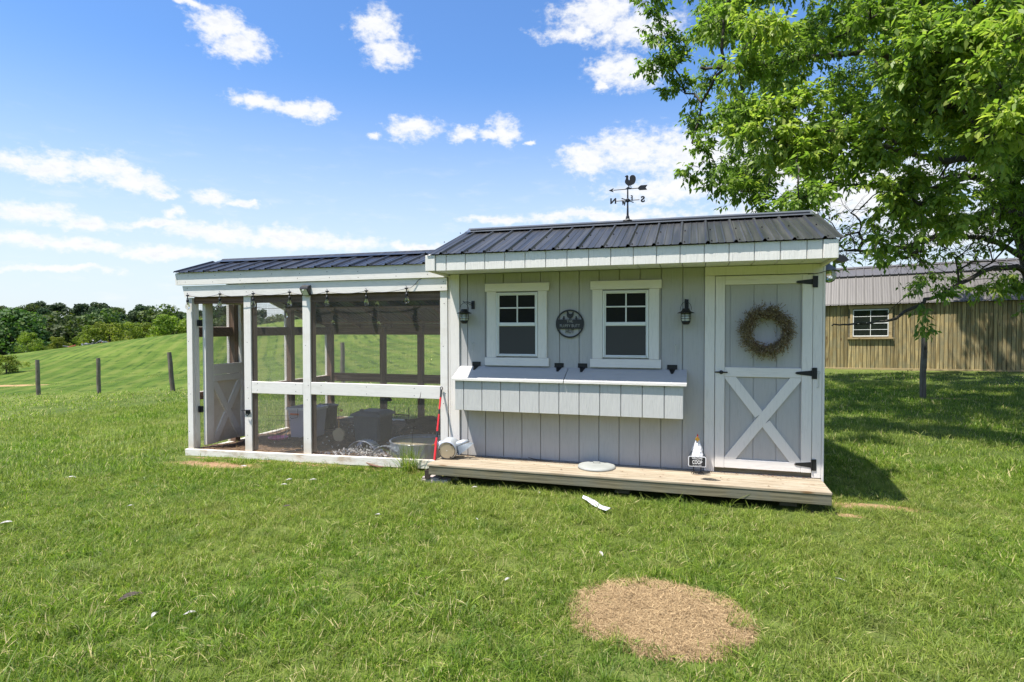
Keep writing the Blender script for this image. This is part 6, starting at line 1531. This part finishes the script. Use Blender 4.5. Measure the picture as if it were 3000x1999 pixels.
# ------------------------------------------------------------ the big ash tree
BLOBS=[(1.19,4.43,6.88,0.33,1),(1.34,4.47,6.36,0.42,1),(1.2,4.41,5.73,0.28,1),(1.52,4.51,5.84,0.4,1),(1.73,4.56,5.36,0.35,1),(1.95,4.41,4.81,0.35,1),(1.84,4.05,4.36,0.16,1),(2.01,4.1,4.25,0.22,1),(1.95,4.07,3.97,0.25,1),(2.25,4.16,3.93,0.38,1),(2.59,4.26,3.58,0.35,1),(2.99,4.38,3.41,0.3,1),(3.6,4.56,3.37,0.3,1),(4.2,1.95,4.66,0.4,1.15),(4.49,1.93,4.51,0.45,1.15),(4.83,1.93,4.32,0.45,1.15),(4.43,2.11,4.15,0.45,1.15),(4.78,2.11,3.96,0.45,1.15),(5.01,1.66,3.95,0.4,1.15),(5.09,1.57,3.45,0.4,1.15),(5.02,1.96,3.49,0.4,1.15),(5.18,1.72,4.47,0.4,1.15),(4.3,2.59,3.69,0.4,1.15),(4.02,2.82,3.96,0.4,1.15),(2.92,2.8,3.94,0.42,1.15),(2.59,2.81,4.16,0.38,1.15),(3.2,2.88,3.71,0.42,1.15),(3.58,2.9,4.03,0.4,1.15),(3.89,2.88,3.59,0.4,1.15),(4.34,2.69,3.17,0.33,1.15),(4.57,2.65,2.93,0.38,1.15),(4.32,2.78,2.86,0.3,1.15),(4.98,2.88,2.78,0.35,1.15),(4.22,2.96,2.58,0.22,1.15),(2.71,2.98,5.46,0.42,1.15),(2.48,3.01,5.02,0.4,1.15),(3.2,2.9,4.36,0.4,1.15),(6.65,5.29,3.8,0.42,1),(6.96,5.59,3.43,0.42,1),(6.57,5.36,3.34,0.38,1),(6.65,4.99,4.12,0.4,1),(6.95,5.67,2.89,0.3,1),(4.04,10.6,7.64,0.57,1),(8.28,4.75,7.71,0.45,1),(6.99,6.34,5.48,0.56,1),(7.69,6.08,7.42,0.57,1),(7.22,7,3.05,0.57,0.26),(10.52,6.58,3.36,0.52,0.28),(8.14,5.68,9.92,0.52,1),(3.86,5.32,7.8,0.65,1),(9.34,5.39,9.16,0.48,1),(3.71,7.33,8.17,0.49,1),(5.89,3.14,4.09,0.65,1),(8.61,6.15,2.87,0.52,0.26),(12.06,8.92,7.87,0.44,1),(7.26,3.37,7.89,0.67,1),(9.12,5.98,4.54,0.52,1),(2.88,6.49,4.42,0.62,1),(8.49,5.47,4.03,0.55,1),(11.45,10.26,8.54,0.63,1),(9.68,8.07,4.54,0.47,1),(11.18,7.93,8.23,0.67,1),(7.08,4.26,8.62,0.46,1),(8.7,4.8,3.25,0.63,0.28),(10.9,7.32,5.2,0.56,1),(3.35,4.23,5.6,0.53,1),(7.45,11.27,8.16,0.53,1),(3.08,8.37,8.98,0.56,1),(4.76,7.33,7.6,0.62,1),(4.12,6.64,4.36,0.57,1),(9.02,7.19,2.59,0.55,0.26),(6,4.27,2.09,0.45,0.26),(5.64,4.41,7.6,0.5,1),(5.98,3.29,5.43,0.68,1),(8.33,5.51,1.86,0.43,0.26),(4.98,4.47,2.44,0.46,0.26),(6.16,3.47,3.17,0.64,0.28),(5.75,10.96,8.73,0.49,1),(2.3,3.74,6.09,0.45,1),(8.47,12.24,6.78,0.51,1),(11.26,9.98,5.49,0.53,1),(2.57,4.06,6.98,0.67,1),(10,6.13,5.91,0.67,1),(3.63,6.74,6.67,0.62,1),(10.28,11.85,6.04,0.52,1),(10.18,8.05,2.88,0.63,0.26),(2.53,6.2,7.3,0.64,1),(10.6,9.28,3.84,0.65,0.28),(8.91,9.69,6.7,0.55,1),(7.22,9.01,7.84,0.44,1),(7.3,9.95,6.2,0.58,1),(6.5,4.28,9.57,0.49,1),(9.46,9.79,5.8,0.5,1),(6.67,7.13,7.81,0.45,1),(7.78,3.49,5.44,0.42,1),(5.81,5.39,7.13,0.46,1),(10.24,7.41,9.2,0.52,1),(4.44,2.72,7.2,0.45,1),(11.88,10.09,4.11,0.66,0.28),(8.24,5.94,5.13,0.43,1),(4.16,5.69,6.45,0.46,1),(9.39,5.02,6.3,0.47,1),(3.68,6.05,8.45,0.67,1),(10.58,10.94,6.7,0.54,1),(5.46,4.84,8.91,0.67,1),(6.36,3.06,6.78,0.55,1),(5.18,8.63,9.48,0.47,1),(8.45,5.52,8.77,0.62,1),(4.34,3.77,7.51,0.42,1),(9.51,6.27,8.06,0.67,1),(10.87,11.05,4.23,0.58,0.28),(3.76,7.64,9.2,0.6,1),(7.5,10.63,4.41,0.66,0.28),(7.34,6.51,9.95,0.46,1),(3.99,3.74,4.49,0.5,1),(2.75,5.37,4.99,0.49,1),(7,6.81,8.75,0.64,1),(9.84,5.69,7.38,0.61,1),(5.49,6.14,3.61,0.65,0.28),(5.85,5.3,10.05,0.56,1),(5.39,3.67,6.78,0.48,1),(8.22,9.34,9.28,0.54,1),(7.85,4.91,6.43,0.54,1),(1.99,6.11,8.31,0.43,1),(2.3,7.31,7.8,0.51,1),(11.37,9.56,7.23,0.65,1),(4.79,4.67,3.57,0.68,0.28),(7.87,7.03,1.81,0.5,0.26),(7.98,7.95,8.42,0.65,1),(6.28,4.62,5.36,0.58,1),(7.91,9.15,10.2,0.54,1),(8.47,9.24,8.13,0.63,1),(11.43,11.91,6.26,0.61,1),(8.45,5.85,6.23,0.59,1),(12.59,10.92,6.68,0.59,1),(9.83,10.11,6.66,0.61,1),(3.58,2.19,5.9,0.49,1),(3.93,5.35,4.65,0.5,1),(8.71,6.57,1.85,0.55,0.26),(9.53,9.36,4.43,0.51,0.28),(10.35,9.78,4.92,0.51,1),(6.18,7.91,4.51,0.45,0.28),(5.03,9.95,6.14,0.46,1),(6.41,4.13,6.2,0.58,1),(6.69,11.01,5.74,0.53,1),(7.13,6.79,4.42,0.48,1),(6.1,8.36,8.71,0.53,1),(9.69,8.28,8.81,0.67,1),(7.8,4.67,2.1,0.57,0.26),(7.13,7.61,5.02,0.59,1),(9.76,7.55,6.9,0.67,1),(5.29,5.62,4.79,0.49,1),(4.06,10.5,5.82,0.56,1),(9.92,8.1,5.86,0.57,1),(9.72,11.08,4.37,0.54,0.28),(7.24,3.21,4.29,0.42,1),(8.6,8.01,2.92,0.47,0.26),(10.06,10.62,8.25,0.53,1),(9.11,8.76,2.52,0.55,0.26),(6.3,6.81,2.81,0.58,0.26),(7.24,10.02,8.46,0.47,1),(4.89,4.83,6.46,0.55,1),(12.08,10.08,6.66,0.58,1),(3.32,5.98,5.46,0.62,1),(3.74,5.88,9.4,0.5,1),(6.5,11.27,8.16,0.68,1),(6.42,7.87,2.51,0.61,0.26),(7.86,7.01,5.74,0.52,1),(5.49,7.92,5.68,0.65,1),(6.01,4.47,3.44,0.62,0.28),(4.29,9.24,5.3,0.54,1),(10.8,8.46,7.19,0.57,1),(9.22,8.81,9.56,0.52,1),(5.08,2.91,8.15,0.68,1),(7.54,8.15,3.26,0.66,0.26),(9.25,12.26,7.45,0.59,1),(4.48,3.71,6.43,0.67,1),(4.94,4.92,9.86,0.64,1),(3.65,3.87,8.39,0.51,1),(5.55,5.96,2.58,0.46,0.26),(3.19,8.18,4.85,0.47,1),(9.32,10.96,5.98,0.57,1),(5.1,2.63,5.04,0.67,1),(3.11,2.06,2.95,0.45,1),(7.84,7.96,6.74,0.6,1),(4.76,10.64,8.89,0.58,1),(5.06,3.76,5.62,0.45,1),(2.6,4.9,8.59,0.6,1),(7.74,9.86,5.35,0.62,1),(7.06,9.32,4.64,0.66,0.28),(11.23,8.05,6.37,0.62,1),(6.78,9.47,9.18,0.5,1),(5.35,10.06,4.91,0.55,0.28),(5.34,7.6,9.07,0.57,1),(5.55,9.91,8.6,0.46,1),(10.11,7.09,5.99,0.54,1),(2.22,5.03,6.67,0.52,1),(6.74,4.38,7.34,0.6,1),(9.13,6.93,10.45,0.61,1),(7.3,7.66,9.2,0.5,1),(6.5,3.32,8.95,0.46,1),(6.31,10.18,5.44,0.49,1),(6.97,5.25,5.97,0.44,1),(7.22,5.32,8.84,0.55,1),(8.91,10.51,9.35,0.64,1),(6.83,5,2.21,0.48,0.26),(3.13,9.22,4.91,0.61,1),(4.85,3.51,1.84,0.53,0.26),(5.5,5.68,6.19,0.47,1),(6.55,6.44,6.37,0.45,1),(9.54,7.28,5.1,0.54,1),(3.12,3.09,7.15,0.42,1),(3.61,9.73,7.72,0.59,1),(3.44,9.8,8.76,0.59,1),(10.4,8.92,8.67,0.57,1),(7.65,8.59,6.03,0.51,1),(6.04,5.8,5.41,0.63,1),(5.24,6.31,9.2,0.67,1),(4.73,7.23,6,0.5,1),(5.71,8.14,7.75,0.6,1),(8.07,10.66,8.62,0.48,1),(11.84,8.49,5.1,0.54,1),(7.84,4.58,3.67,0.6,1),(8.5,7.2,9.38,0.59,1),(9.4,7.26,8.61,0.57,1),(7.82,3.46,3.39,0.57,1),(7.3,10.68,9.71,0.53,1),(3.74,4.9,9.1,0.49,1),(10.18,10.12,9.33,0.45,1),(7.6,8.48,4.36,0.54,0.28),(11.06,10.43,7.48,0.48,1),(8.16,6.85,4.77,0.62,1),(8.73,10.58,4.22,0.51,0.28),(2.83,8.49,6.34,0.55,1),(4.28,8.49,7.68,0.67,1),(5.44,2.65,6.17,0.64,1),(5.43,10.47,7.46,0.55,1),(6.56,8.59,7.08,0.6,1),(4.68,11.14,6.36,0.47,1),(6.51,9.03,5.92,0.61,1),(10.2,6.42,4.66,0.62,1),(5.43,6.5,5.16,0.61,1),(4.14,3.15,5.55,0.48,1),(8.88,5.21,5.44,0.6,1),(8.75,9.03,5.64,0.65,1),(8.63,4.44,4.72,0.54,1),(10.09,6.38,10.13,0.61,1),(4.72,5.54,8.19,0.52,1),(6.71,10.87,7.3,0.62,1),(5.62,6.81,7.26,0.44,1),(7.79,12.19,7.63,0.51,1),(2.86,7.35,9.27,0.5,1),(6.09,9.78,7.33,0.49,1),(4.1,7.91,5.23,0.45,1),(12.95,10.43,4.64,0.56,0.28),(9.15,7.92,10.46,0.63,1),(7.03,6.29,1.98,0.5,0.26),(11.34,8.52,3.79,0.46,0.28),(8.55,6.82,7.08,0.49,1),(7.86,11.26,6.15,0.64,1),(10.23,7.81,7.86,0.5,1),(7.53,6.12,6.42,0.51,1),(8.45,7.72,7.46,0.47,1),(6.07,6.77,4.09,0.47,0.28),(4.65,4.32,8.8,0.67,1),(8.88,5.51,7.52,0.51,1),(8.32,7.27,3.71,0.6,0.28),(9.66,11.37,7.19,0.54,1),(6.24,8.22,10.23,0.51,1),(4.05,7.54,4.06,0.47,1),(9.01,8.15,6.6,0.48,1),(9.06,6.57,6.06,0.66,1),(2.29,8.83,7.27,0.48,1),(8.11,8.29,9.81,0.66,1),(9.1,9.99,8.06,0.67,1),(7.9,8.26,2.23,0.48,0.26),(6.21,5.92,8.03,0.63,1),(3.16,8.8,8.01,0.66,1),(10.46,8.53,1.83,0.66,0.26),(5.12,3.82,3.2,0.45,0.28),(7.21,5.4,10.36,0.59,1),(3.65,4.11,6.83,0.47,1),(9.94,5.76,3.99,0.46,1),(10.14,9.03,7.65,0.66,1),(8.24,3.63,8.37,0.61,1),(8.99,8.38,8.15,0.47,1),(9.71,7.67,1.87,0.49,0.26),(4.47,6.34,10.03,0.44,1),(8.21,3.66,7.21,0.67,1),(11.95,11.55,4.74,0.45,0.28),(2.77,4.88,7.44,0.55,1),(7.34,3.48,6.66,0.67,1),(6.95,4.01,3.31,0.65,0.28),(9.05,10.54,7.2,0.55,1),(3.14,10.1,6.32,0.64,1),(5.85,7.38,6.38,0.65,1),(4.29,9.02,9.86,0.53,1),(2.64,6.85,5.65,0.49,1),(8.58,11.48,8.03,0.49,1),(11.23,9.02,9.3,0.59,1),(6.43,5.44,2.71,0.49,0.06),(5.22,5.15,3.28,0.4,0.06),(4.58,4.26,2.85,0.38,0.06),(5.88,5.14,2.48,0.51,0.06),(4.27,5.27,2.9,0.5,0.06),(5.19,6.01,3.31,0.45,0.06),(5.34,4.27,2.85,0.44,0.06),(5.05,5.33,2.52,0.49,0.06),(5.14,4.24,2.51,0.55,0.06),(5.21,4.39,2.66,0.32,0.06),(5.93,5.6,2.68,0.36,0.06),(5.28,5.35,2.63,0.53,0.06),(3.83,3.59,2.47,0.46,0.06),(5.25,4.89,3.2,0.47,0.06),(4.97,4.16,2.47,0.52,0.06),(6.17,4.72,2.88,0.34,0.06),(4.53,5.27,2.98,0.53,0.06),(5.33,4.91,2.41,0.46,0.06),(4,5.33,3.29,0.33,0.06),(4.66,4.93,2.82,0.31,0.06),(4.07,4.49,2.65,0.32,0.06),(5.5,6.18,3.12,0.31,0.06),(4.33,4.89,3.25,0.54,0.06),(5.67,6.19,3.13,0.48,0.06),(5.46,4.99,3.04,0.43,0.06),(4.61,4,2.66,0.41,0.06),(6.59,5.47,2.93,0.49,0.06),(5.99,5.02,2.59,0.48,0.06),(4.11,3.69,2.6,0.35,0.06),(4.42,5.3,3.06,0.31,0.06),(6.6,5.69,2.45,0.51,0.06),(6.8,6.27,3,0.31,0.06),(6.25,5.93,2.78,0.34,0.06),(4.09,4.92,2.85,0.47,0.06),(4.55,5.82,2.92,0.36,0.06),(6.27,5.72,2.45,0.41,0.06),(4.73,4.11,2.75,0.32,0.06),(4.82,5.77,3.29,0.39,0.06),(6.65,6.31,2.9,0.52,0.06),(5.6,4.62,2.8,0.44,0.06),(4.41,3.83,2.43,0.46,0.06),(4.78,5,2.93,0.55,0.06),(7.07,6.57,3.12,0.54,0.06),(5.07,4.36,2.69,0.5,0.06),(5.47,6,2.71,0.46,0.06),(5.46,4.34,2.68,0.41,0.06),(4.19,5.75,3.31,0.4,0.06),(3.97,3.74,2.76,0.45,0.06),(4.52,5.12,3.15,0.53,0.06),(5.39,4.93,2.83,0.3,0.06),(4.69,4.54,2.77,0.55,0.06),(4.95,5.61,2.6,0.5,0.06),(5.43,5.83,2.95,0.33,0.06),(4.43,4.79,3.28,0.41,0.06),(6.41,5.2,2.42,0.42,0.06),(4.11,4.74,2.61,0.34,0.06),(4.61,5.9,3.02,0.33,0.06),(4.46,4.46,2.53,0.53,0.06),(3.77,4.21,3.01,0.51,0.06),(4.27,5.56,2.79,0.54,0.06)]

LIMBS = {
 'trunk': ([(8.45, 7.60, -.1), (8.30, 7.55, .6), (8.14, 7.50, 1.8), (7.95, 7.44, 2.7), (7.76, 7.39, 3.29), (7.50, 7.33, 4.05), (7.33, 7.29, 4.63), (7.12, 7.26, 5.6), (6.95, 7.25, 6.7), (6.89, 7.23, 7.5), (6.8, 7.3, 8.6), (6.6, 7.4, 9.6)], .27, .07),
 'A': ([(7.95, 7.44, 2.75), (7.3, 7.05, 3.55), (6.99, 6.74, 3.47), (6.03, 6.02, 3.02), (5.31, 5.59, 2.75), (4.78, 5.32, 2.67), (4.32, 5.08, 2.66)], .085, .015),
 'B': ([(7.98, 7.45, 2.6), (7.07, 6.97, 2.99), (6.36, 6.44, 3.02), (5.7, 6.03, 3.29), (5.03, 5.52, 3.47)], .06, .014),
 'C': ([(8.10, 7.48, 2.1), (7.6, 7.0, 2.42), (7.29, 6.71, 2.44), (6.59, 5.97, 2.32), (5.66, 4.95, 1.92), (5.14, 4.47, 1.72), (4.68, 4.12, 1.49), (4.11, 3.73, 1.43), (3.80, 3.55, 1.42)], .06, .009),
 'D': ([(7.33, 7.29, 4.63), (6.23, 6.43, 4.36), (5.37, 5.86, 4.43), (4.8, 5.48, 4.51), (4.14, 5.07, 4.51), (3.3, 4.6, 4.39)], .075, .02),
 'E': ([(7.17, 7.26, 5.27), (5.57, 5.73, 5.5), (4.89, 5.11, 5.81), (4.04, 4.65, 5.74), (2.72, 4.03, 5.49), (1.95, 3.58, 5.35)], .09, .02),
 'F': ([(7.76, 7.39, 3.42), (7.16, 7.76, 4.31), (6.33, 8.02, 4.16), (5.0, 7.62, 4.3), (4.0, 7.32, 4.17)], .08, .02),
 'G': ([(7.1, 7.26, 5.7), (6.6, 6.2, 6.6), (6.0, 5.0, 7.2), (5.2, 4.0, 7.4)], .09, .02),
 'H': ([(6.9, 7.25, 7.0), (5.4, 7.4, 8.0), (3.8, 7.0, 8.4), (2.4, 6.4, 8.2)], .09, .02),
 'I': ([(7.3, 7.29, 4.8), (8.6, 6.3, 5.8), (9.8, 5.2, 6.4)], .10, .03),
 'J': ([(7.6, 7.36, 3.8), (6.9, 5.6, 4.2), (6.2, 4.0, 4.2), (5.4, 2.7, 4.0)], .08, .018),
}
def big_tree():
    g = np.random.default_rng(23); rg = random.Random(23)
    nodes = []; par = []; limb_r = []
    for nm, (pts, r0, r1) in LIMBS.items():
        L = []; P = [Vector(p) for p in pts]; m_ = 5
        for i in range(len(P) - 1):
            a = P[max(i - 1, 0)]; b = P[i]; c = P[i + 1]; d = P[min(i + 2, len(P) - 1)]
            for k in range(m_):
                t_ = k / m_; L.append(.5 * ((2 * b) + (c - a) * t_ + (2 * a - 5 * b + 4 * c - d) * t_ * t_ + (3 * b - a - 3 * c + d) * t_ ** 3))
        L.append(P[-1])
        k0 = len(nodes)
        if nm != 'trunk':
            tr = np.array([tuple(q) for q in nodes[:trunk_n]]); j = int(((tr - np.array(L[0])) ** 2).sum(1).argmin()); parent = j
        else: parent = -1
        for i, q in enumerate(L):
            f = i / (len(L) - 1); jit = Vector((rg.gauss(0, .012), rg.gauss(0, .012), rg.gauss(0, .012))) if nm != 'trunk' else Vector((0, 0, 0))
            nodes.append(q + jit); par.append(parent if i == 0 else len(nodes) - 2); limb_r.append(r0 + (r1 - r0) * f ** .8)
        if nm == 'trunk': trunk_n = len(nodes)
    nl = len(nodes)
    # each leafy clump is reached by a bent twig from the nearest branch
    order = sorted(BLOBS, key=lambda b: min((b[0] - q.x) ** 2 + (b[1] - q.y) ** 2 + (b[2] - q.z) ** 2 for q in nodes[::3]))
    N_ = np.zeros((90000, 3)); cnt = 0
    for q in nodes: N_[cnt] = q; cnt += 1
    rad = list(limb_r); tips = []
    def grow(target, droop=.12, wig=.07, rmin=.004, maxd=None):
        nonlocal cnt
        t_ = np.array(target); D = N_[:cnt] - t_; dd = (D ** 2).sum(1) + np.where(np.array(is_twig[:cnt]), 0.0, 0.0)
        j = int(dd.argmin()); a = Vector(N_[j]); b = Vector(target); L = (b - a).length
        if L < .05: return j
        k = max(2, int(L / .22)); prev = j; side = Vector((rg.gauss(0, 1), rg.gauss(0, 1), rg.gauss(0, .5))).normalized() * wig * L
        for i in range(1, k + 1):
            f = i / k; p = a.lerp(b, f) + side * math.sin(f * math.pi) + Vector((0, 0, droop * L * math.sin(f * math.pi))) + Vector((rg.gauss(0, .018), rg.gauss(0, .018), rg.gauss(0, .018))) * (f < 1)
            N_[cnt] = p; par.append(prev); rad.append(0); is_twig.append(True); prev = cnt; cnt += 1
        return prev
    is_twig = [False] * cnt
    ends = []
    for b in order: ends.append((grow(b[:3]), b))
    # finer twigs inside each clump, then leaves
    V = []; T = []; leafn = 0
    def leaf_batch(p, d, nL, tone, big):
        """a twig spray: leaves in pairs along d"""
        nonlocal leafn
        for i in range(nL):
            f = (i + 1) / nL; q = p + d * f
            s = Vector((rg.gauss(0, 1), rg.gauss(0, 1), rg.gauss(0, .6)))
            ax = (d.normalized() * .5 + s.normalized() * .8 + Vector((0, 0, -.55))).normalized()
            L = rg.uniform(.06, .125) * big; w = L * rg.uniform(.36, .50)
            nr = Vector((rg.gauss(0, .6), rg.gauss(0, .6), 1)); sd = ax.cross(nr).normalized(); up = sd.cross(ax).normalized()
            if up.z < 0: up = -up
            q2 = q + ax * .012
            V.extend([q2, q2 + ax * L * .45 + sd * w * .5 + up * w * .12, q2 + ax * L - up * L * .10, q2 + ax * L * .45 - sd * w * .5 + up * w * .12])
            tn = min(1, max(0, tone + rg.gauss(0, .17))); T.extend([tn] * 4); leafn += 1
    for end, b in ends:
        c = Vector(b[:3]); r = b[3]; dens = b[4]; tone = rg.uniform(.38, .70)
        if dens > 1.05: tone = rg.uniform(.66, .86)
        nt = int((105 if dens > .1 else 16) * min(dens, 1.15) * (r / .5) ** 2 if dens > .1 else 12)
        nt = max(nt, 8 if dens <= .1 else 14)
        sub = []
        for i in range(max(3, nt // 7)):
            v = Vector((rg.gauss(0, 1), rg.gauss(0, 1), rg.gauss(0, .8))).normalized() * r * rg.uniform(.45, .95); p = c + v
            k = max(2, int(v.length / .12)); prev = end
            for q in range(1, k + 1):
                f = q / k; N_[cnt] = c + v * f + Vector((rg.gauss(0, .02), rg.gauss(0, .02), rg.gauss(0, .02))) + Vector((0, 0, .05 * math.sin(f * 3.1))); par.append(prev); rad.append(0); prev = cnt; cnt += 1
                sub.append(cnt - 1)
        for i in range(nt):
            j = rg.choice(sub); p = Vector(N_[j]); out = (p - c).normalized() if (p - c).length > .01 else Vector((0, 0, 1))
            d = (out * .8 + Vector((rg.gauss(0, .7), rg.gauss(0, .7), rg.gauss(-.15, .5)))).normalized() * rg.uniform(.10, .26)
            nL = rg.randint(7, 11) if dens > .1 else (rg.randint(2, 4) if rg.random() < .22 else 0)
            leaf_batch(p, d, nL, tone, 1.0 if dens < 1.05 else 1.12)
            if dens <= .1 or i % 3 == 0:
                N_[cnt] = p + d * .5 + Vector((0, 0, .01)); par.append(j); rad.append(0); cnt += 1
                N_[cnt] = p + d; par.append(cnt - 1); rad.append(0); cnt += 1
    # radii from the number of tips carried
    load = np.zeros(cnt)
    has = np.zeros(cnt, bool)
    for i in range(cnt):
        if par[i] >= 0: has[par[i]] = True
    load[~has] = 1
    for i in range(cnt - 1, -1, -1):
        if par[i] >= 0: load[par[i]] += load[i]
    radii = np.array(rad); tw = radii == 0; radii[tw] = .0020 * load[tw] ** .46
    kids = [[] for _ in range(cnt)]
    for i in range(cnt):
        if par[i] >= 0: kids[par[i]].append(i)
    root = Vector((8.45, 7.60, gz(8.45, 7.6)))
    t = empty('shade_tree', root, 'large spreading green shade tree overhanging the coop from the right of the view', 'tree')
    def chain_mesh(starts, stopset, name, mat, lo, hi):
        mb = MB(); stack = [(s, None) for s in starts]
        while stack:
            s, p0 = stack.pop(); idx = ([p0] if p0 is not None else []) + [s]; cur = s
            while True:
                ks = [k for k in kids[cur] if k not in stopset]
                if not ks: break
                ks.sort(key=lambda k: -radii[k])
                for k in ks[1:]: stack.append((k, cur))
                cur = ks[0]; idx.append(cur)
            if len(idx) < 2: continue
            rs = [min(radii[i], radii[idx[1]] if p0 is not None else 9) for i in idx]
            n_ = 12 if max(rs) > .12 else (7 if max(rs) > .02 else (4 if max(rs) > .006 else 3))
            mb.tube([tuple(N_[i]) for i in idx], rs, n_, False)
        o = mb.build(name, mat, t, True); return o
    limb_nodes = set(range(nl)); tr_set = set(range(trunk_n))
    # trunk, then each main limb, then the twigs of all limbs together
    mb = MB(); mb.tube([tuple(N_[i]) for i in range(trunk_n)], [radii[i] * (1 + .5 * math.exp(-i / 4)) for i in range(trunk_n)], 14)
    mb.build('trunk', M['bark'], t, True)
    k = trunk_n
    for nm, (pts, r0, r1) in list(LIMBS.items())[1:]:
        cnt_ = (len(pts) - 1) * 5 + 1
        MB().tube([tuple(N_[i]) for i in range(k, k + cnt_)], [radii[i] for i in range(k, k + cnt_)], 9).build('limb', M['bark'], t, True); k += cnt_
    starts = [(i, par[i]) for i in range(nl, cnt) if par[i] < nl]
    mb = MB(); stack = list(starts)
    while stack:
        s, p0 = stack.pop(); idx = [p0, s]; cur = s
        while kids[cur]:
            ks = sorted(kids[cur], key=lambda k: -radii[k])
            for k2 in ks[1:]: stack.append((k2, cur))
            cur = ks[0]; idx.append(cur)
        rs = [min(radii[i], radii[idx[1]]) for i in idx]; mr = max(rs)
        mb.tube([tuple(N_[i]) for i in idx], rs, 6 if mr > .02 else (4 if mr > .006 else 3), False)
    mb.build('twigs', M['bark'], t, True, kind='stuff')
    V = np.array([tuple(v) for v in V]) - np.array(root)
    me = mesh_np('leaves', V, np.arange(len(V)).reshape(-1, 4), T)
    place('leaves', me, M['leaf'], t, root, False, kind='stuff')
    print('tree nodes', cnt, 'leaves', leafn)
big_tree()
def lawn_weeds():
    g = np.random.default_rng(91)
    m = m_leaf('lawn weed', (.050, .105, .018), (.115, .195, .030), .3, (.2, .26, .05), .55); W = []
    for s in range(4):
        V = []; F = []; T = []
        for i in range(26):
            a = g.random() * 6.283; L = g.uniform(.018, .048); w = L * g.uniform(.25, .5); d = np.array([math.cos(a), math.sin(a), g.uniform(.1, .9)]); d /= np.linalg.norm(d); sd = np.array([-math.sin(a), math.cos(a), 0]) * w; r = g.uniform(0, .05); p = np.array([r * math.cos(a + g.normal(0, .6)), r * math.sin(a), g.uniform(.004, .03)]); k = len(V)
            V += [p, p + d * L * .5 + sd, p + d * L, p + d * L * .5 - sd]; F.append((k, k + 1, k + 2, k + 3)); T += [g.random() * .9] * 4
        me = mesh_np('weed', V, F, T); me.materials.append(m); W.append(lib_obj('weed', me))
    P = []
    for c in range(22):
        cx, cy = g.uniform(-6, 6), g.uniform(-5, 3); k = int(g.integers(1, 5))
        for i in range(k): P.append((cx + g.normal(0, .16), cy + g.normal(0, .12)))
    P = np.array(P); keep, hf = spots_mask(P[:, 0], P[:, 1]); P = P[keep > 0]; n1 = len(P); z = ground_z(P[:, 0], P[:, 1]) + .006; s = g.uniform(.5, .95, n1)
    scatter('lawn_weeds', W, np.stack([P[:, 0], P[:, 1], z], 1), np.stack([g.normal(0, .15, n1), g.normal(0, .15, n1), g.uniform(0, 6.283, n1)], 1), np.stack([s, s, s], 1), label='small broad leaved weeds growing through the lawn')
lawn_weeds()
